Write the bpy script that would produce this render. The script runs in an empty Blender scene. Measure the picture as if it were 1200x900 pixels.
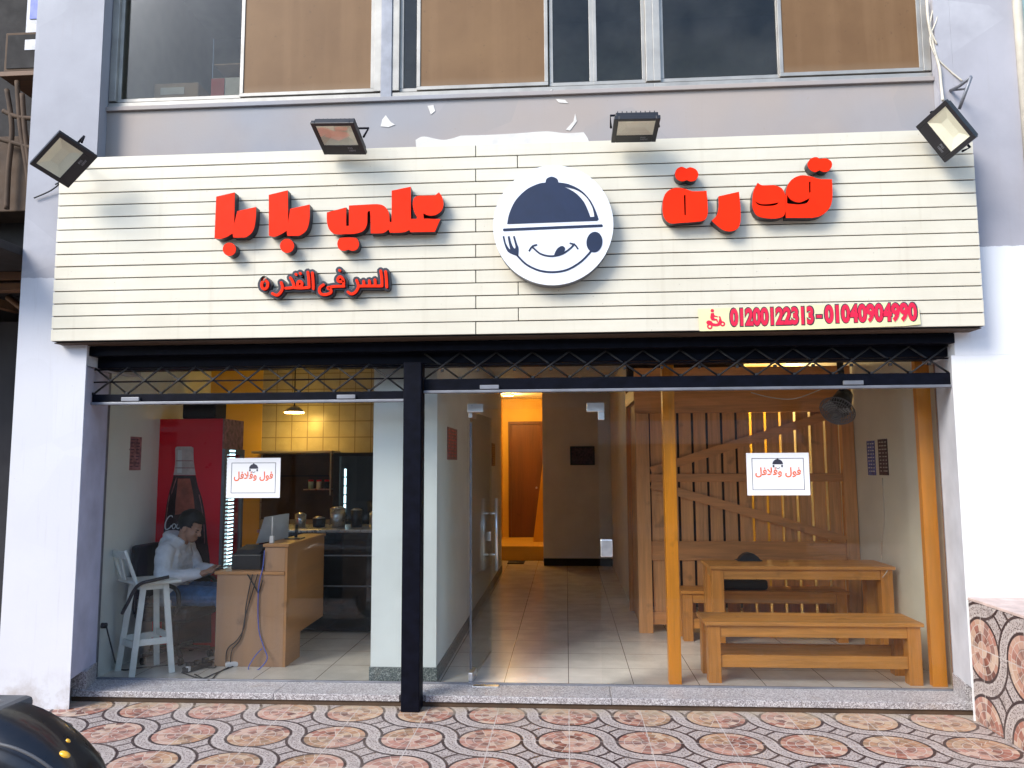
import bpy, bmesh, math, random
from mathutils import Vector, Matrix
random.seed(7)
R_ = math.radians
sc = bpy.context.scene
col = sc.collection

# ------------------------------------------------------------------ camera
F_PX, IMG_W = 920.0, 1200.0
PITCH, YAW, ROLL = R_(5.87), R_(3.88), R_(-0.30)
CAM = Vector((0, -6.1089, 1.65))
fwd = Vector((-math.sin(YAW)*math.cos(PITCH), math.cos(YAW)*math.cos(PITCH), math.sin(PITCH)))
rt0 = Vector((math.cos(YAW), math.sin(YAW), 0)); up0 = rt0.cross(fwd)
rgt = rt0*math.cos(ROLL) + up0*math.sin(ROLL)
upv = -rt0*math.sin(ROLL) + up0*math.cos(ROLL)
cd = bpy.data.cameras.new('camera'); cam = bpy.data.objects.new('camera', cd); col.objects.link(cam)
cam.matrix_world = Matrix(((rgt.x, upv.x, -fwd.x, CAM.x), (rgt.y, upv.y, -fwd.y, CAM.y), (rgt.z, upv.z, -fwd.z, CAM.z), (0, 0, 0, 1)))
cd.sensor_fit = 'HORIZONTAL'; cd.sensor_width = 36; cd.lens = 36*F_PX/IMG_W
cd.clip_start = 0.05; cd.clip_end = 1000
sc.camera = cam

# ------------------------------------------------------------------ world, sun, exposure
SUN_DIR = Vector((-0.73, -0.76, 0.80)).normalized()
SUN_EL = math.asin(SUN_DIR.z); SUN_ROT = math.atan2(SUN_DIR.x, SUN_DIR.y)
wd = bpy.data.worlds.new('World'); sc.world = wd; wd.use_nodes = True
wn = wd.node_tree
sky = wn.nodes.new('ShaderNodeTexSky'); sky.sky_type = 'NISHITA'; sky.sun_disc = False
sky.sun_elevation = SUN_EL; sky.sun_rotation = SUN_ROT; sky.air_density = 1.0; sky.dust_density = 0.6; sky.ozone_density = 1.0
bg = wn.nodes['Background']; wn.links.new(sky.outputs[0], bg.inputs[0]); bg.inputs[1].default_value = 0.15
sl = bpy.data.lights.new('sun', 'SUN'); sl.energy = 1.7; sl.angle = R_(26); sl.color = (1, 0.95, 0.86)
so = bpy.data.objects.new('sun', sl); col.objects.link(so)
so.rotation_euler = (-SUN_DIR).to_track_quat('-Z', 'Y').to_euler()
sc.view_settings.view_transform = 'Standard'; sc.view_settings.look = 'None'
sc.view_settings.exposure = 1.3; sc.view_settings.gamma = 1; sc.view_settings.use_curve_mapping = False
sc.cycles.use_denoising = True
sc.cycles.max_bounces = 10; sc.cycles.transparent_max_bounces = 16
sc.cycles.sample_clamp_indirect = 6

# ------------------------------------------------------------------ pixel helpers (photo pixel -> point on a real plane)
def ray(x, y): return rgt*((x-600)/F_PX) - upv*((y-450)/F_PX) + fwd
def P(x, y, Y):
    d = ray(x, y); return CAM + d*((Y-CAM.y)/d.y)
def PX(x, y, X):
    d = ray(x, y); return CAM + d*(X/d.x)
def G(x, y, z):
    d = ray(x, y); return CAM + d*((z-CAM.z)/d.z)

# ------------------------------------------------------------------ node helpers
class N:
    """tiny expression wrapper: arithmetic on sockets builds Math nodes"""
    def __init__(s, nt, sock): s.nt, s.s = nt, sock
    def _m(s, op, *a):
        n = s.nt.nodes.new('ShaderNodeMath'); n.operation = op
        for i, v in enumerate((s,)+a):
            if isinstance(v, N): s.nt.links.new(v.s, n.inputs[i])
            else: n.inputs[i].default_value = v
        return N(s.nt, n.outputs[0])
    def __add__(s, o): return s._m('ADD', o)
    def __sub__(s, o): return s._m('SUBTRACT', o)
    def __mul__(s, o): return s._m('MULTIPLY', o)
    def __truediv__(s, o): return s._m('DIVIDE', o)
    def __pow__(s, o): return s._m('POWER', o)
    def rsub(s, o): return (s*-1.0)+o
    def abs(s): return s._m('ABSOLUTE')
    def floor(s): return s._m('FLOOR')
    def sqrt(s): return s._m('SQRT')
    def lt(s, o): return s._m('LESS_THAN', o)
    def gt(s, o): return s._m('GREATER_THAN', o)
    def min(s, o): return s._m('MINIMUM', o)
    def max(s, o): return s._m('MAXIMUM', o)
    def clamp(s): return s._m('MINIMUM', 1.0)._m('MAXIMUM', 0.0)
    def sin(s): return s._m('SINE')
    def atan2(s, o): return s._m('ARCTAN2', o)
    def ramp(s, a, b):
        n = s.nt.nodes.new('ShaderNodeMapRange'); s.nt.links.new(s.s, n.inputs[0])
        n.inputs[1].default_value = a; n.inputs[2].default_value = b; return N(s.nt, n.outputs[0])

def c4(c): return (c[0], c[1], c[2], 1)
def mixc(nt, fac, a, b):
    n = nt.nodes.new('ShaderNodeMix'); n.data_type = 'RGBA'
    if isinstance(fac, N): nt.links.new(fac.s, n.inputs[0])
    else: n.inputs[0].default_value = fac
    for i, v in ((6, a), (7, b)):
        if isinstance(v, tuple): n.inputs[i].default_value = c4(v)
        else: nt.links.new(v, n.inputs[i])
    return n.outputs[2]
def coords(nt, kind='Object'):
    n = nt.nodes.new('ShaderNodeTexCoord'); return n.outputs[kind]
def worldpos(nt):
    n = nt.nodes.new('ShaderNodeNewGeometry'); return n.outputs['Position']
def split(nt, v):
    n = nt.nodes.new('ShaderNodeSeparateXYZ'); nt.links.new(v, n.inputs[0]); return [N(nt, o) for o in n.outputs]
def combine(nt, x, y, z=0.0):
    n = nt.nodes.new('ShaderNodeCombineXYZ')
    for i, v in enumerate((x, y, z)):
        if isinstance(v, N): nt.links.new(v.s, n.inputs[i])
        else: n.inputs[i].default_value = v
    return n.outputs[0]
def noise(nt, vec, scale, detail=4, rough=0.55, sc3=None, dist=0.0):
    if sc3:
        mp = nt.nodes.new('ShaderNodeMapping'); nt.links.new(vec, mp.inputs[0]); mp.inputs['Scale'].default_value = sc3; vec = mp.outputs[0]
    n = nt.nodes.new('ShaderNodeTexNoise'); nt.links.new(vec, n.inputs['Vector'])
    n.inputs['Scale'].default_value = scale; n.inputs['Detail'].default_value = detail
    n.inputs['Roughness'].default_value = rough; n.inputs['Distortion'].default_value = dist
    return N(nt, n.outputs[0])
def voronoi(nt, vec, scale, feature='F1', rnd=1.0, out=0, metric='EUCLIDEAN'):
    n = nt.nodes.new('ShaderNodeTexVoronoi'); n.feature = feature
    if feature == 'F1': n.distance = metric
    nt.links.new(vec, n.inputs['Vector']); n.inputs['Scale'].default_value = scale; n.inputs['Randomness'].default_value = rnd
    return n.outputs[out]
def bump(nt, h, strength=0.2, dist=0.01):
    n = nt.nodes.new('ShaderNodeBump'); n.inputs['Strength'].default_value = strength; n.inputs['Distance'].default_value = dist
    nt.links.new(h.s, n.inputs['Height']); return n.outputs[0]
def newmat(name):
    m = bpy.data.materials.new(name); m.use_nodes = True
    return m, m.node_tree, m.node_tree.nodes['Principled BSDF']
def setc(nt, p, c):
    if isinstance(c, tuple): p.inputs['Base Color'].default_value = c4(c)
    else: nt.links.new(c, p.inputs['Base Color'])

def plain(name, c, rough=0.5, metal=0.0, var=0.12, scale=9.0, bmp=0.05, coat=0.0, spec=0.5, fine=0.0):
    """a surface with uneven tone, uneven gloss and slight relief"""
    m, nt, p = newmat(name)
    v = worldpos(nt)
    n1 = noise(nt, v, scale, 5)
    a = tuple(max(0, x*(1-var)) for x in c); b = tuple(min(1, x*(1+var)) for x in c)
    setc(nt, p, mixc(nt, n1.ramp(0.3, 0.7), a, b))
    n2 = noise(nt, v, scale*3.1, 4)
    nt.links.new((n2*0.25 + (rough-0.125)).clamp().s, p.inputs['Roughness'])
    p.inputs['Metallic'].default_value = metal; p.inputs['Coat Weight'].default_value = coat
    p.inputs['Specular IOR Level'].default_value = spec
    if bmp: nt.links.new(bump(nt, n2, bmp, 0.01), p.inputs['Normal'])
    return m

def wood(name, c, axis, rough=0.42, dark=0.62):
    m, nt, p = newmat(name)
    v = worldpos(nt)
    s = [14, 14, 14]; s[axis] = 0.9
    g = noise(nt, v, 2.2, 6, 0.6, tuple(s), 0.6)
    s2 = [60, 60, 60]; s2[axis] = 2.0
    f = noise(nt, v, 2.0, 3, 0.5, tuple(s2))
    knots = noise(nt, v, 5.0, 2)
    cc = mixc(nt, g.ramp(0.32, 0.68), tuple(x*dark for x in c), c)
    cc = mixc(nt, f.ramp(0.55, 0.8)*0.35, cc, tuple(x*dark*0.8 for x in c))
    oi = nt.nodes.new('ShaderNodeObjectInfo'); cc = mixc(nt, N(nt, oi.outputs['Random'])*0.30, cc, tuple(x*0.62 for x in c))
    bl = noise(nt, v, 1.0, 1, 0.5, tuple(0.8 if k == axis else 9.0 for k in range(3))); cc = mixc(nt, bl.ramp(0.4, 0.6)*0.35, cc, tuple(min(1, x*y) for x, y in zip(c, (1.15, 1.05, 0.8))))
    cc = mixc(nt, knots.ramp(0.66, 0.74)*0.6, cc, tuple(x*0.4 for x in c))
    setc(nt, p, cc); p.inputs['Roughness'].default_value = rough
    nt.links.new(bump(nt, f, 0.12, 0.004), p.inputs['Normal'])
    return m

def painted_wall(name, low, high, zsplit, dirt=(0.30, 0.25, 0.2), cast=None):
    """masonry with two paint colours meeting at a brushed line, with scuffs, chips and dirt near the ground"""
    m, nt, p = newmat(name)
    v = worldpos(nt); x, y, z = split(nt, v)
    wob = noise(nt, v, 6, 4)
    edge = (z + wob*0.05 - 0.025).gt(zsplit)
    big = noise(nt, v, 1.3, 5, 0.6); mid = noise(nt, v, 7, 6, 0.65)
    lo = mixc(nt, big.ramp(0.35, 0.7), tuple(k*0.93 for k in low), low)
    hi = mixc(nt, big.ramp(0.3, 0.7), tuple(k*0.86 for k in high), tuple(k*1.1 for k in high))
    if cast: hi = mixc(nt, noise(nt, v, 0.55, 3).ramp(0.42, 0.62)*0.75, hi, cast)
    cc = mixc(nt, edge, lo, hi)
    cell = nt.nodes.new('ShaderNodeSeparateColor'); nt.links.new(voronoi(nt, v, 1.7, 'F1', 1.0, 1), cell.inputs[0])
    cc = mixc(nt, N(nt, cell.outputs[0]).gt(0.72)*big.ramp(0.4, 0.6)*0.22, cc, tuple(k*0.86 for k in low))
    drip = noise(nt, v, 2.0, 3, 0.5, (16, 16, 0.35)).ramp(0.66, 0.74)*noise(nt, v, 1.1, 3).ramp(0.5, 0.65)
    cc = mixc(nt, drip*0.28, cc, dirt)
    spots = noise(nt, v, 26, 3, 0.6)
    cc = mixc(nt, spots.ramp(0.70, 0.76)*mid.ramp(0.45, 0.6)*0.6, cc, dirt)
    streak = noise(nt, v, 3.0, 5, 0.6, (9, 9, 0.6))
    cc = mixc(nt, streak.ramp(0.6, 0.8)*0.16, cc, dirt)
    lowd = z.ramp(0.22, -0.08)*mid.ramp(0.42, 0.66)
    cc = mixc(nt, lowd*0.75, cc, (0.24, 0.17, 0.11))
    setc(nt, p, cc); p.inputs['Roughness'].default_value = 0.75
    h = mid*0.6 + noise(nt, v, 60, 3)*0.25
    nt.links.new(bump(nt, h, 0.25, 0.008), p.inputs['Normal'])
    return m

def terrazzo(name, base, dark, light, rough=0.45):
    m, nt, p = newmat(name); v = worldpos(nt)
    cell = voronoi(nt, v, 150, 'F1', 1.0, 1)
    r = N(nt, nt.nodes.new('ShaderNodeSeparateColor').inputs[0].node.outputs[0]); nt.links.new(cell, r.s.node.inputs[0])
    n = noise(nt, v, 2.0, 4)
    b = mixc(nt, n.ramp(0.3, 0.7), tuple(k*0.8 for k in base), base)
    cc = mixc(nt, r.gt(0.72), b, dark); cc = mixc(nt, r.lt(0.26), cc, light)
    st = noise(nt, v, 5, 5)
    cc = mixc(nt, st.ramp(0.6, 0.75)*0.4, cc, (0.28, 0.21, 0.14))
    setc(nt, p, cc); p.inputs['Roughness'].default_value = rough
    return m

def mosaic_tile(name, axes, phase, size=0.5):
    """cement tile: mosaic discs held by interlacing S-shaped terrazzo bands"""
    m, nt, p = newmat(name)
    v = worldpos(nt); q = split(nt, v)
    u = (q[axes[0]] - phase[0])/size; w_ = (q[axes[1]] - phase[1])/size
    iu = (u + 0.5).floor(); iv = (w_ + 0.5).floor()
    fu = u - iu; fv = w_ - iv; a = fu.abs(); b = fv.abs()
    r = (a*a + b*b).sqrt(); a1 = a.rsub(1.0); b1 = b.rsub(1.0)
    own = (r - 0.5).abs()
    dh = ((a1*a1 + b*b).sqrt() - 0.5).abs(); dv = ((a*a + b1*b1).sqrt() - 0.5).abs()
    oth = dh.min(dv)
    pos = (fu*fv).gt(0.0)
    top = pos*own + pos.rsub(1.0)*oth
    und = pos*oth + pos.rsub(1.0)*own
    HW, O = 0.097, 0.018
    uv = combine(nt, u, w_)
    # speckled terrazzo of the bands
    sp = noise(nt, uv, 42, 3, 0.6); sp2 = noise(nt, uv, 27, 2, 0.5)
    band = mixc(nt, sp.ramp(0.53, 0.58), (0.46, 0.395, 0.37), (0.10, 0.065, 0.055))
    band = mixc(nt, sp2.ramp(0.6, 0.68)*0.8, band, (0.58, 0.50, 0.45))
    line = (0.045, 0.026, 0.026)
    # mosaic disc: round chips in rings
    ang = fv.atan2(fu)/6.28318 + 0.5
    ring = (r/0.105).floor()
    cnt = ring*5.0 + 4.0
    ai = (ang*cnt + iu*0.37 + iv*0.61)
    cellid = combine(nt, ai.floor() + iu*17.0, ring + iv*13.0, 0.5)
    wn_ = nt.nodes.new('ShaderNodeTexWhiteNoise'); wn_.noise_dimensions = '3D'; nt.links.new(cellid, wn_.inputs['Vector'])
    cr = nt.nodes.new('ShaderNodeValToRGB'); cr.color_ramp.interpolation = 'CONSTANT'
    cols = [(0, (0.32, 0.11, 0.075)), (0.2, (0.52, 0.27, 0.19)), (0.4, (0.11, 0.04, 0.034)), (0.54, (0.58, 0.39, 0.28)), (0.70, (0.42, 0.16, 0.11)), (0.84, (0.66, 0.50, 0.38))]
    e = cr.color_ramp.elements
    e[0].position = 0; e[0].color = c4(cols[0][1]); e[1].position = cols[1][0]; e[1].color = c4(cols[1][1])
    for ps, cc_ in cols[2:]:
        k = e.new(ps); k.color = c4(cc_)
    nt.links.new(wn_.outputs['Value'], cr.inputs[0])
    af = (ai - ai.floor() - 0.5).abs(); rf = (r/0.105 - ring - 0.5).abs()
    gap = (af.gt(0.46)).max(rf.gt(0.45))
    # each tile quarter has its own hue: terracotta, pink or ochre
    tid = combine(nt, u.floor(), w_.floor(), 2.5)
    wt = nt.nodes.new('ShaderNodeTexWhiteNoise'); wt.noise_dimensions = '3D'; nt.links.new(tid, wt.inputs['Vector'])
    tv = N(nt, wt.outputs['Value'])
    mos = mixc(nt, tv.gt(0.6)*0.40, cr.outputs[0], (0.56, 0.40, 0.18))
    mos = mixc(nt, tv.lt(0.35)*0.35, mos, (0.62, 0.36, 0.30))
    mos = mixc(nt, noise(nt, uv, 18, 4).ramp(0.4, 0.75)*0.35, mos, (0.50, 0.36, 0.28))
    hub = ((r - 0.17).abs().lt(0.062))*((((fv.atan2(fu)*6.0).sin()).gt(-0.25)))
    mos = mixc(nt, hub*0.55, mos, (0.10, 0.035, 0.028))
    mos = mixc(nt, 0.22, mos, (0.22, 0.07, 0.04))
    mos = mixc(nt, gap*0.75, mos, (0.58, 0.50, 0.44))
    cc = mixc(nt, r.lt(0.5-HW), band, mos)
    cc = mixc(nt, und.lt(HW), cc, band)
    cc = mixc(nt, (und - HW).abs().lt(O), cc, line)
    cc = mixc(nt, top.lt(HW), cc, band)
    cc = mixc(nt, (top - (HW-2.1*O)).abs().lt(O*0.45)*0.3, cc, (0.66, 0.60, 0.55))
    cc = mixc(nt, (top - HW).abs().lt(O), cc, line)
    grout = (a.lt(0.007)).max(b.lt(0.007))
    cc = mixc(nt, grout*0.75, cc, (0.55, 0.50, 0.46))
    # dust, wear, stains
    d1 = noise(nt, v, 2.1, 6, 0.65); d2 = noise(nt, v, 9, 6, 0.7)
    cc = mixc(nt, d1.ramp(0.48, 0.78)*0.28, cc, (0.34, 0.27, 0.23))
    cc = mixc(nt, d2.ramp(0.52, 0.70)*0.5, cc, (0.13, 0.095, 0.085))
    if axes == (0, 1):
        sand = q[1].ramp(-0.52, -0.33)*d2.ramp(0.38, 0.6)
        cc = mixc(nt, sand*0.75, cc, (0.46, 0.38, 0.28))
    setc(nt, p, cc)
    nt.links.new((d2*0.35 + 0.30).s, p.inputs['Roughness'])
    nt.links.new(bump(nt, d2*0.5 + (grout.rsub(1.0))*0.5 - (top - HW).abs().lt(O)*0.5 - gap*r.lt(0.5-HW)*0.35, 0.5, 0.004), p.inputs['Normal'])
    return m

def floor_tiles(name):
    m, nt, p = newmat(name); v = worldpos(nt); x, y, z = split(nt, v)
    S = 0.49
    u = x/S; w_ = (y - 0.02)/S
    fu = (u - (u + 0.5).floor()).abs(); fv = (w_ - (w_ + 0.5).floor()).abs()
    wt = nt.nodes.new('ShaderNodeTexWhiteNoise'); wt.noise_dimensions = '3D'
    nt.links.new(combine(nt, (u + 0.5).floor(), (w_ + 0.5).floor(), 0.5), wt.inputs['Vector'])
    n = noise(nt, v, 4, 5)
    c = mixc(nt, n.ramp(0.3, 0.7), (0.62, 0.58, 0.52), (0.74, 0.70, 0.63))
    c = mixc(nt, N(nt, wt.outputs['Value'])*0.2, c, (0.40, 0.36, 0.31))
    c = mixc(nt, (fu.lt(0.006)).max(fv.lt(0.006)), c, (0.16, 0.13, 0.11))
    setc(nt, p, c); nt.links.new((n*0.2 + 0.12).s, p.inputs['Roughness'])
    return m

def wall_tiles(name, c, size, grout):
    m, nt, p = newmat(name); v = worldpos(nt); x, y, z = split(nt, v)
    u = x/size; w_ = z/size
    fu = (u - (u + 0.5).floor()).abs(); fv = (w_ - (w_ + 0.5).floor()).abs()
    n = noise(nt, v, 5, 4)
    cc = mixc(nt, n.ramp(0.3, 0.7), tuple(k*0.8 for k in c), c)
    cc = mixc(nt, (fu.lt(0.03)).max(fv.lt(0.03)), cc, grout)
    setc(nt, p, cc); p.inputs['Roughness'].default_value = 0.25
    return m

def glass(name, tint=(0.93, 0.96, 0.95), refl=1.0, dust=0.0):
    m = bpy.data.materials.new(name); m.use_nodes = True; nt = m.node_tree
    nt.nodes.remove(nt.nodes['Principled BSDF']); out = nt.nodes['Material Output']
    tr = nt.nodes.new('ShaderNodeBsdfTransparent'); tr.inputs[0].default_value = c4(tint)
    gl = nt.nodes.new('ShaderNodeBsdfGlossy'); gl.inputs['Roughness'].default_value = 0.004
    fr = nt.nodes.new('ShaderNodeFresnel'); fr.inputs[0].default_value = 1.5
    mx = nt.nodes.new('ShaderNodeMixShader')
    f = N(nt, fr.outputs[0])*refl
    nt.links.new(f.clamp().s, mx.inputs[0]); nt.links.new(tr.outputs[0], mx.inputs[1]); nt.links.new(gl.outputs[0], mx.inputs[2])
    last = mx
    if dust:
        df = nt.nodes.new('ShaderNodeBsdfDiffuse'); df.inputs[0].default_value = (0.7, 0.7, 0.68, 1)
        m2 = nt.nodes.new('ShaderNodeMixShader'); v = worldpos(nt)
        nz = noise(nt, v, 2.2, 6, 0.65).ramp(0.35, 0.8)*dust
        nt.links.new(nz.s, m2.inputs[0]); nt.links.new(mx.outputs[0], m2.inputs[1]); nt.links.new(df.outputs[0], m2.inputs[2]); last = m2
    nt.links.new(last.outputs[0], out.inputs[0])
    return m

def emit(name, c, s):
    m, nt, p = newmat(name); p.inputs['Base Color'].default_value = c4(c)
    p.inputs['Emission Color'].default_value = c4(c); p.inputs['Emission Strength'].default_value = s
    return m

# ------------------------------------------------------------------ object helpers
ROOT_LOC = {}
def empty(name, loc, label, cat, group=None):
    o = bpy.data.objects.new(name, None); col.objects.link(o); o.location = loc; o.empty_display_size = 0.1
    ROOT_LOC[o] = Vector(loc); tag(o, label, cat, group); return o
def tag(o, label=None, cat=None, group=None, kind=None):
    if label: o['label'] = label
    if cat: o['category'] = cat
    if group: o['group'] = group
    if kind: o['kind'] = kind
    return o

class B:
    """collects shapes in world coordinates; build() links them as one mesh object"""
    def __init__(s): s.bm = bmesh.new()
    def _add(s, bm2):
        me = bpy.data.meshes.new('tmp'); bm2.to_mesh(me); bm2.free(); s.bm.from_mesh(me); bpy.data.meshes.remove(me); return s
    def box(s, x0, x1, y0, y1, z0, z1, bev=0.0, M=None):
        b = bmesh.new(); bmesh.ops.create_cube(b, size=1)
        for v in b.verts:
            v.co = Vector(((x0+x1)/2 + v.co.x*(x1-x0), (y0+y1)/2 + v.co.y*(y1-y0), (z0+z1)/2 + v.co.z*(z1-z0)))
        if bev: bmesh.ops.bevel(b, geom=list(b.edges), offset=bev, segments=2, affect='EDGES', profile=0.5)
        if M is not None: bmesh.ops.transform(b, matrix=M, verts=b.verts)
        return s._add(b)
    def cyl(s, p0, p1, r, r2=None, seg=16, smooth=True):
        p0, p1 = Vector(p0), Vector(p1); d = p1-p0; b = bmesh.new()
        bmesh.ops.create_cone(b, cap_ends=True, segments=seg, radius1=r, radius2=r if r2 is None else r2, depth=d.length)
        M = Matrix.Translation((p0+p1)/2) @ d.to_track_quat('Z', 'Y').to_matrix().to_4x4()
        bmesh.ops.transform(b, matrix=M, verts=b.verts)
        for f in b.faces: f.smooth = smooth and len(f.verts) == 4
        return s._add(b)
    def tube(s, pts, r, seg=8, smooth_path=True):
        pts = [Vector(p) for p in pts]
        if smooth_path and len(pts) > 2: pts = crom(pts, 6)
        b = bmesh.new(); rings = []; prev = None
        for i, p in enumerate(pts):
            t = (pts[min(i+1, len(pts)-1)] - pts[max(i-1, 0)]).normalized()
            if prev is None:
                n = t.orthogonal().normalized()
            else:
                n = (prev - t*prev.dot(t)).normalized()
            prev = n; bn = t.cross(n)
            rings.append([b.verts.new(p + (n*math.cos(2*math.pi*k/seg) + bn*math.sin(2*math.pi*k/seg))*r) for k in range(seg)])
        for A, C in zip(rings, rings[1:]):
            for k in range(seg):
                f = b.faces.new((A[k], A[(k+1) % seg], C[(k+1) % seg], C[k])); f.smooth = True
        b.faces.new(rings[0][::-1]); b.faces.new(rings[-1])
        return s._add(b)
    def ball(s, c, r, seg=16, M=None):
        b = bmesh.new(); bmesh.ops.create_uvsphere(b, u_segments=seg, v_segments=max(6, seg//2), radius=1)
        rr = r if isinstance(r, (tuple, list)) else (r, r, r)
        T = Matrix.Translation(c) @ (M or Matrix.Identity(4)) @ Matrix.Diagonal((rr[0], rr[1], rr[2], 1))
        bmesh.ops.transform(b, matrix=T, verts=b.verts)
        for f in b.faces: f.smooth = True
        return s._add(b)
    def prism(s, loops, d):
        """loops: first the outline, then holes, all 3D and coplanar; d: thickness vector"""
        b = bmesh.new(); d = Vector(d); all_e = []; fronts = []
        for L in loops:
            vs = [b.verts.new(Vector(p)) for p in L]; fronts.append(vs)
            all_e += [b.edges.new((vs[i], vs[(i+1) % len(vs)])) for i in range(len(vs))]
        bmesh.ops.triangle_fill(b, use_beauty=True, use_dissolve=False, edges=all_e)
        ff = list(b.faces); mp = {}
        for vs in fronts:
            for v in vs: mp[v] = b.verts.new(v.co + d)
        for f in ff: b.faces.new([mp[v] for v in reversed(f.verts)])
        for vs in fronts:
            for i in range(len(vs)):
                j = (i+1) % len(vs)
                try: b.faces.new((vs[i], mp[vs[i]], mp[vs[j]], vs[j]))
                except ValueError: pass
        bmesh.ops.recalc_face_normals(b, faces=b.faces)
        return s._add(b)
    def quad(s, pts):
        b = bmesh.new(); b.faces.new([b.verts.new(Vector(p)) for p in pts]); return s._add(b)
    def build(s, name, mat, parent=None):
        me = bpy.data.meshes.new(name)
        off = Vector((0, 0, 0)); p = parent
        if p is not None: off = ROOT_LOC[p]
        for v in s.bm.verts: v.co -= off
        s.bm.to_mesh(me); s.bm.free()
        if mat: me.materials.append(mat)
        o = bpy.data.objects.new(name, me); col.objects.link(o)
        ROOT_LOC[o] = off
        if parent is not None: o.parent = parent
        return o

def crom(pts, n, closed=False):
    out = []; L = len(pts); rng = range(L if closed else L-1)
    for i in rng:
        if closed: p0, p1, p2, p3 = pts[(i-1) % L], pts[i], pts[(i+1) % L], pts[(i+2) % L]
        else: p0, p1, p2, p3 = pts[max(i-1, 0)], pts[i], pts[i+1], pts[min(i+2, L-1)]
        for k in range(n):
            t = k/n
            out.append(0.5*((2*p1) + (p2-p0)*t + (2*p0-5*p1+4*p2-p3)*t*t + (3*p1-p0-3*p2+p3)*t*t*t))
    if not closed: out.append(pts[-1])
    return out

def outline(pts, n=6):
    """closed outline; points given as (x, y) are smooth, (x, y, 1) are corners"""
    V = [Vector((p[0], p[1])) for p in pts]; S = [len(p) > 2 for p in pts]
    if not any(S): return crom(V, n, True)
    k0 = S.index(True); V = V[k0:]+V[:k0]; S = S[k0:]+S[:k0]; V.append(V[0]); S.append(True)
    out = []; i = 0
    while i < len(V)-1:
        j = i+1
        while not S[j]: j += 1
        seg = V[i:j+1]
        if len(seg) == 2: out.append(seg[0])
        else: out += crom(seg, n)[:-1]
        i = j
    return out
def circle(cx, cy, rx, ry=None, n=28, rot=0.0):
    ry = rx if ry is None else ry; o = []
    for k in range(n):
        a = 2*math.pi*k/n; x, y = rx*math.cos(a), ry*math.sin(a)
        o.append(Vector((cx + x*math.cos(rot) - y*math.sin(rot), cy + x*math.sin(rot) + y*math.cos(rot))))
    return o
def stroke(pts, w, n=5, cap=4):
    """outline of a pen stroke with round ends"""
    V = [Vector(p) for p in pts]
    if len(V) > 2: V = crom(V, n)
    L, Rr = [], []
    for i, p in enumerate(V):
        t = (V[min(i+1, len(V)-1)] - V[max(i-1, 0)]).normalized(); nn = Vector((-t.y, t.x))
        L.append(p + nn*w/2); Rr.append(p - nn*w/2)
    t = (V[-1]-V[-2]).normalized(); a0 = math.atan2(t.x, -t.y)
    e = [V[-1] + Vector((math.cos(a0 - math.pi*k/cap), math.sin(a0 - math.pi*k/cap)))*w/2 for k in range(1, cap)]
    a0n = math.atan2(-t.y, -t.x)
    nn = Vector((-t.y, t.x)); e = [V[-1] + (nn*math.cos(math.pi*k/cap) + t*math.sin(math.pi*k/cap))*w/2 for k in range(1, cap)]
    t = (V[1]-V[0]).normalized(); nn = Vector((-t.y, t.x))
    s_ = [V[0] + (-nn*math.cos(math.pi*k/cap) - t*math.sin(math.pi*k/cap))*w/2 for k in range(1, cap)]
    return L + e + Rr[::-1] + s_
def tr(pts, ox, oy, k): return [(ox + p[0]/k, oy + p[1]/k) + tuple(p[2:]) for p in pts]
def onY(poly, Y): return [P(p[0], p[1], Y) for p in poly]

def text_mesh(s, size, offset=0.0, extrude=0.0):
    c = bpy.data.curves.new('t', 'FONT'); c.body = s; c.size = size; c.offset = offset; c.extrude = extrude; c.resolution_u = 4
    o = bpy.data.objects.new('t', c); col.objects.link(o)
    dg = bpy.context.evaluated_depsgraph_get()
    me = bpy.data.meshes.new_from_object(o.evaluated_get(dg)); bpy.data.objects.remove(o); return me
def text_on(b, s, x0, x1, z0, z1, Y, ext=0.0008, offset=0.0, shear=0.0, slope=0.0):
    """text stretched into a rectangle of a plane facing -Y"""
    me = text_mesh(s, 1.0, offset, 0.5)
    xs = [v.co.x for v in me.vertices]; ys = [v.co.y for v in me.vertices]
    ax, bx, ay, by = min(xs), max(xs), min(ys), max(ys)
    for v in me.vertices:
        tx = (v.co.x-ax)/(bx-ax); ty = (v.co.y-ay)/(by-ay); tz = v.co.z
        v.co = Vector((x0 + tx*(x1-x0) + shear*ty, Y - tz*2*ext, z0 + ty*(z1-z0) + slope*tx))
    b.bm.from_mesh(me); bpy.data.meshes.remove(me)

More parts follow.
